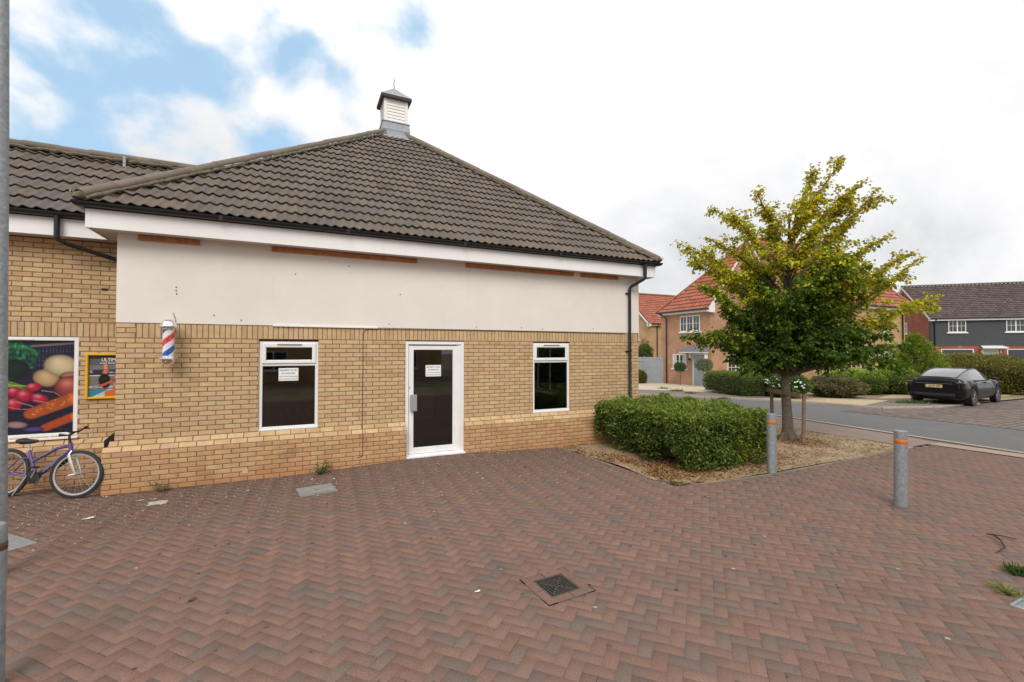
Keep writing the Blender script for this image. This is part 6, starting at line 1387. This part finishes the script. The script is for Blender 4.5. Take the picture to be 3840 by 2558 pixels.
    mb = MB(); w.slab(mb, 3.52, 3.60, -.5, 2.17, 0, .04); w.slab(mb, 4.50, 4.58, -.5, 2.17, 0, .04); w.slab(mb, 3.6, 4.5, 2.1, 2.17, 0, .04); w.slab(mb, 3.3, 4.95, 2.2, 2.26, 0, .55); q = [w.p(a, z, dd) for a, z, dd in ((3.25, 2.26, .6), (5.0, 2.26, .6), (4.85, 2.48, .02), (3.4, 2.48, .02))]; mb.face(q); fin(mb.build('door_canopy', M_HW, h))
    mb = MB(); w.slab(mb, 3.6, 4.5, -.5, 2.1, 0, .02); fin(mb.build('front_door', mat('pale_green_door', (.50, .56, .54), rough=.4), h))
    for a0 in (3.40, 4.66): mb = MB(); w.slab(mb, a0, a0+.10, 1.85, 2.12, 0, .10); fin(mb.build('wall_lamp', M_HW, h))
    ws = Wall((P[0]+u.x*.11, P[1]+u.y*.11), v, -u); fin(house_window(ws, h, 4.25, 5.0, 3.7, 4.75, 1))
house_c()
def panel_fence():
    a, b = Vector((22.9, 18.1)), Vector((25.75, 15.95)); f = empty('board_fence', (a.x, a.y, gz(*a)), label='tall blue grey boarded fence beside the salmon brick house', cat='fence'); off = -Vector((a.x, a.y, gz(*a))); w = Wall(a, b-a, Vector(((b-a).y, -(b-a).x))); L_ = (b-a).length; m = mat('blue_grey_fence_stain', (.27, .29, .32), rough=.8, noise=(4, .12)); mb = MB(); x = 0
    while x < L_: w.slab(mb, x, min(x+.135, L_), -.35, 1.60, 0, .018+random.uniform(0, .006)); x += .15
    w.slab(mb, 0, L_, -.3, 1.5, -.02, -.005); mb.build('boards', m, f, loc=off)
    mb = MB(); w.slab(mb, 0, L_*.62, 1.30, 1.40, .02, .06); w.slab(mb, 0, L_*.62, .45, .55, .02, .06); mb.build('rails', m, f, loc=off)
    for x in (.0, L_*.32, L_*.62): mb = MB(); w.slab(mb, x, x+.10, -.4, 1.62, .018, .11); mb.build('post', m, f, loc=off)
panel_fence()

# ------------------------------------------------------------ shrubs beyond the road
GB = [(.085, .125, .028), (.065, .10, .022), (.11, .15, .035), (.05, .08, .02)]
def lolli(x, y, tz, r, label, pal):
    z0 = gz(x, y); t = empty('standard_bush', (x, y, z0), label=label, cat='shrub', group=None); mb = MB(); mb.tube([(0, 0, -.05), (.02, 0, tz*.5), (0, 0, tz)], [.028, .022, .018], 8); mb.build('stem', M_TWIG, t)
    n = 1500; d = RNG.normal(size=(n, 3)); d /= np.linalg.norm(d, axis=1, keepdims=True); k = (RNG.random(n)**.4)*(1+.16*lumpy(d*3, 2, x))
    P = d*(k*r)[:, None]*np.array([1.12, 1.12, .82])+np.array([0, 0, tz+r*.35]); leaves('foliage', P, d+RNG.normal(size=(n, 3))*.6, RNG.uniform(.05, .11, n), pick(pal, n), t)
lolli(25.05, 13.72, 1.10, .33, 'small round standard bush on a stem left of the blue grey front door', [(.10, .16, .06), (.075, .12, .045), (.13, .19, .08)])
lolli(25.0, 11.75, 1.20, .46, 'pale green standard bush partly covering the blue grey front door', [(.17, .22, .11), (.13, .18, .08), (.21, .26, .15)])
bush('small_shrub', (24.15, 16.6, -.26), (.48, .48, .48), 2200, .10, [(.12, .13, .03), (.08, .09, .02), (.16, .10, .03)], 'low rounded shrub with reddish tips in front of the grey fence', seed=2., zc=.42)
bush('box_hedge', (22.2, 7.55, -.12), (.62, 1.75, .55), 11000, .065, [(.085, .115, .028), (.07, .09, .022)], 'low clipped box hedge left of the white roses across the road', 'hedge', power=5, seed=3., toppal=[(.16, .21, .035), (.19, .24, .04)], lump=.05, rz=R(-16), core=.86)
bush('rose_bush', (23.0, 5.5, -.12), (.75, 1.75, .60), 10000, .085, [(.08, .14, .03), (.11, .18, .04), (.06, .10, .025)], 'white flowering rose bush directly behind the tree trunk across the road', 'rose bush', seed=4., lump=.16, rz=R(-25))
r = [o for o in bpy.data.objects if o.name.startswith('rose_bush')][0]; n = 98; d = RNG.normal(size=(n, 3)); d /= np.linalg.norm(d, axis=1, keepdims=True); d[:, 2] = np.abs(d[:, 2])*.8-.1; d[:, 0] = -np.abs(d[:, 0]); mb = MB()
for q in d:
    bm = bmesh.new(); bmesh.ops.create_icosphere(bm, subdivisions=1, radius=.038+.018*random.random()); mb.add_bm(bm, M=Matrix.Translation((q[0]*.84, q[1]*1.84, .60+q[2]*.66)) @ Matrix.Scale(.6, 4, Vector((0, 0, 1))))
mb.build('white_flowers', mat('white_petals', (.80, .80, .76), rough=.7), r)
bush('flowering_shrub', (25.0, 4.25, -.12), (.95, 1.15, .50), 8000, .08, [(.12, .13, .05), (.16, .11, .06), (.10, .15, .04), (.19, .14, .08)], 'low straggling shrub with brownish flower heads right of the roses', seed=5., lump=.2)
YEW = [(.105, .155, .022), (.085, .13, .02), (.13, .185, .026), (.055, .085, .016)]; YEW_LIT = [(.36, .46, .045), (.32, .42, .045)]  # paler second palette puts the sunlit dome tops into leaf colour
bush('clipped_shrub', (28.9, 6.2, -.16), (.95, .95, .56), 8000, .075, YEW, 'small dark mounded shrub left of the row of clipped domes', seed=6., toppal=YEW_LIT, lump=.14)
bush('clipped_shrub', (28.3, 5.1, -.16), (.55, .6, .62), 5000, .075, YEW, 'narrow upright green shrub between the mounded domes', seed=7., toppal=YEW_LIT, lump=.2)
bush('clipped_shrub', (28.0, 4.35, -.14), (.72, .72, .60), 9000, .060, YEW, 'smooth clipped green dome shrub in the middle of the row', seed=8., toppal=YEW_LIT, lump=.08, core=.9)
bush('clipped_shrub', (29.6, 3.95, -.16), (1.0, 1.05, .68), 14000, .060, YEW, 'largest smooth clipped dome shrub next to the conifer', seed=9., toppal=YEW_LIT, lump=.08, core=.9)
bush('dark_shrub', (27.2, 4.75, -.14), (.55, .7, .34), 3500, .07, [(.055, .04, .035), (.08, .06, .05), (.05, .06, .03)], 'low purplish dark shrub at the foot of the clipped domes', seed=10., lump=.2)
def conifer():
    c = empty('conifer', (31.0, 3.75, -.2), label='bushy golden green conifer standing behind the parked black car', cat='conifer'); P, D, Cc, Sz = [], [], [], []; mb = MB(); mb.tube([(0, 0, -.05), (0, 0, 1.5), (0, 0, 3.0)], [.12, .08, .02], 8); mb.build('trunk', M_BARK, c)
    for k in range(330):
        z = 2.95*(k/330)**.85+.1; rr = 1.62*(1-(z/3.2)**1.6)*(.75+.35*random.random()); a = k*2.4+random.gauss(0, .3); tip = Vector((rr*math.cos(a), rr*math.sin(a), z+.25*rr)); base = tip*.35; base.z = z-.1
        for j in range(36): t = random.uniform(.15, 1.05); p = base.lerp(tip, t)+Vector([random.gauss(0, .055) for _ in range(3)])+Z*(-.10*math.sin(t*3)); P.append(p); D.append((tip-base).normalized()*.7+Vector((random.gauss(0, .4), random.gauss(0, .4), random.gauss(.35, .3)))); g = random.uniform(.7, 1.2)*(.55+.6*t); b_ = random.choice([(.22, .30, .032), (.17, .25, .03), (.28, .34, .045)]); Cc.append([v_*g for v_ in b_]); Sz.append(random.uniform(.07, .14))
    leaves('foliage', np.array(P), np.array(D), np.array(Sz), np.array(Cc), c, width=.45)
conifer()
MND = [(.115, .13, .028), (.09, .115, .025), (.15, .145, .035), (.19, .12, .045), (.075, .10, .022)]
bush('mounded_hedge', (35.2, 3.2, -.25), (2.3, 3.1, 1.12), 46000, .095, MND, 'wide mounded hedge with russet tips behind and right of the black car', 'hedge', seed=12., lump=.10, toppal=[(.19, .19, .035), (.22, .15, .05), (.16, .19, .03)], zc=.95, core=.93, shell=.12)
bush('climbing_shrub', (31.6, 24.6, -.5), (.9, .8, 1.6), 5000, .14, [(.09, .12, .03), (.13, .15, .05)], 'tall green shrub growing behind the grey fence between two houses', seed=13., lump=.25)

# ------------------------------------------------------------ what stands behind the photographer (mirrored in the shop glass)
def opposite():
    h = empty('brick_terrace', (-14, -24, 0), label='brick terrace across the forecourt, seen only as a reflection in the shop glass', cat='terrace'); mb = MB(); mb.face([(0, 0, -.1), (26, 0, -.1), (26, 0, 5), (0, 0, 5)]); mb.face([(26, 0, -.1), (26, -8, -.1), (26, -8, 5), (26, -4, 8.2), (26, 0, 5)]); mb.face([(0, 0, -.1), (0, -8, -.1), (0, -8, 5), (0, -4, 8.2), (0, 0, 5)]); mb.face([(0, -8, -.1), (26, -8, -.1), (26, -8, 5), (0, -8, 5)]); mb.build('wall', M_HC, h)
    mb = MB(); mb.face([(-.3, .3, 4.9), (26.3, .3, 4.9), (26.3, -4, 8.3), (-.3, -4, 8.3)]); mb.face([(-.3, -8.3, 4.9), (26.3, -8.3, 4.9), (26.3, -4, 8.3), (-.3, -4, 8.3)]); mb.build('roof', mat('plain_brown_tile', (.14, .10, .085), rough=.9), h)
    w = Wall((-14, -24), (1, 0), (0, 1))
    for k in range(6):
        for z0, z1 in ((.8, 2.0), (3.3, 4.4)): o = house_window(w, h, 1.6+k*4.2, 3.2+k*4.2, z0, z1, 2, False); o.location = (14, 24, 0)
opposite()
bush('roadside_hedge', (19, -15.5, -.1), (4.5, 1.2, 1.1), 9000, .16, GB, 'dark green hedge behind the camera, mirrored in the right hand shop window', 'hedge', power=4, seed=14.)

def spots():
    n = 240; out = []
    while len(out) < n:
        x, y = random.uniform(-1, 14), random.uniform(-8, -.5)
        if pave_in(x, y): out.append((x, y))
    mb = MB()
    for x, y in out:
        r = random.uniform(.006, .019); k = 9; a0 = random.random()*6; c = random.choice([(.07, .06, .055), (.05, .042, .038), (.30, .26, .23), (.09, .075, .065)])
        mb.face([(x+r*random.uniform(.75, 1.2)*math.cos(a0+2*PI*i/k), y+r*random.uniform(.75, 1.2)*math.sin(a0+2*PI*i/k), gzp(x, y)+.0042) for i in range(k)], c)
    return tag(mb.build('gum_spots', mat('trodden_gum', attr=True, rough=.9)), 'small dark and pale trodden spots of gum over the block paving', 'gum spots', kind='stuff')
spots()

# ------------------------------------------------------------ loose pieces become parts of their own
def split_loose(o):
    bm = bmesh.new(); bm.from_mesh(o.data); bmesh.ops.remove_doubles(bm, verts=bm.verts, dist=.0002); bm.verts.ensure_lookup_table(); seen = set(); groups = []
    for v in bm.verts:
        if v.index in seen: continue
        st = [v]; seen.add(v.index); g = []
        while st:
            a = st.pop(); g.append(a.index)
            for e in a.link_edges:
                b = e.other_vert(a)
                if b.index not in seen: seen.add(b.index); st.append(b)
        groups.append(set(g))
    if len(groups) < 2: bm.free(); return
    base = bm.copy(); name = o.name.split('.')[0]; first = True
    for g in groups:
        c = base.copy(); c.verts.ensure_lookup_table(); bmesh.ops.delete(c, geom=[v for v in c.verts if v.index not in g], context='VERTS'); me = bpy.data.meshes.new(name); c.to_mesh(me); c.free()
        for m in o.data.materials: me.materials.append(m)
        if first: o.data = me; first = False
        else: q = bpy.data.objects.new(name, me); COL.objects.link(q); q.parent = o.parent; q.matrix_basis = o.matrix_basis.copy()
    bm.free(); base.free()
for o in list(bpy.data.objects):
    if o.type == 'MESH' and o.name.split('.')[0] in ('joint_cover', 'fixing_hole', 'hip_iron', 'wall_bracket', 'door_handle_car', 'door_seam', 'curtain', 'post_pair'): split_loose(o)
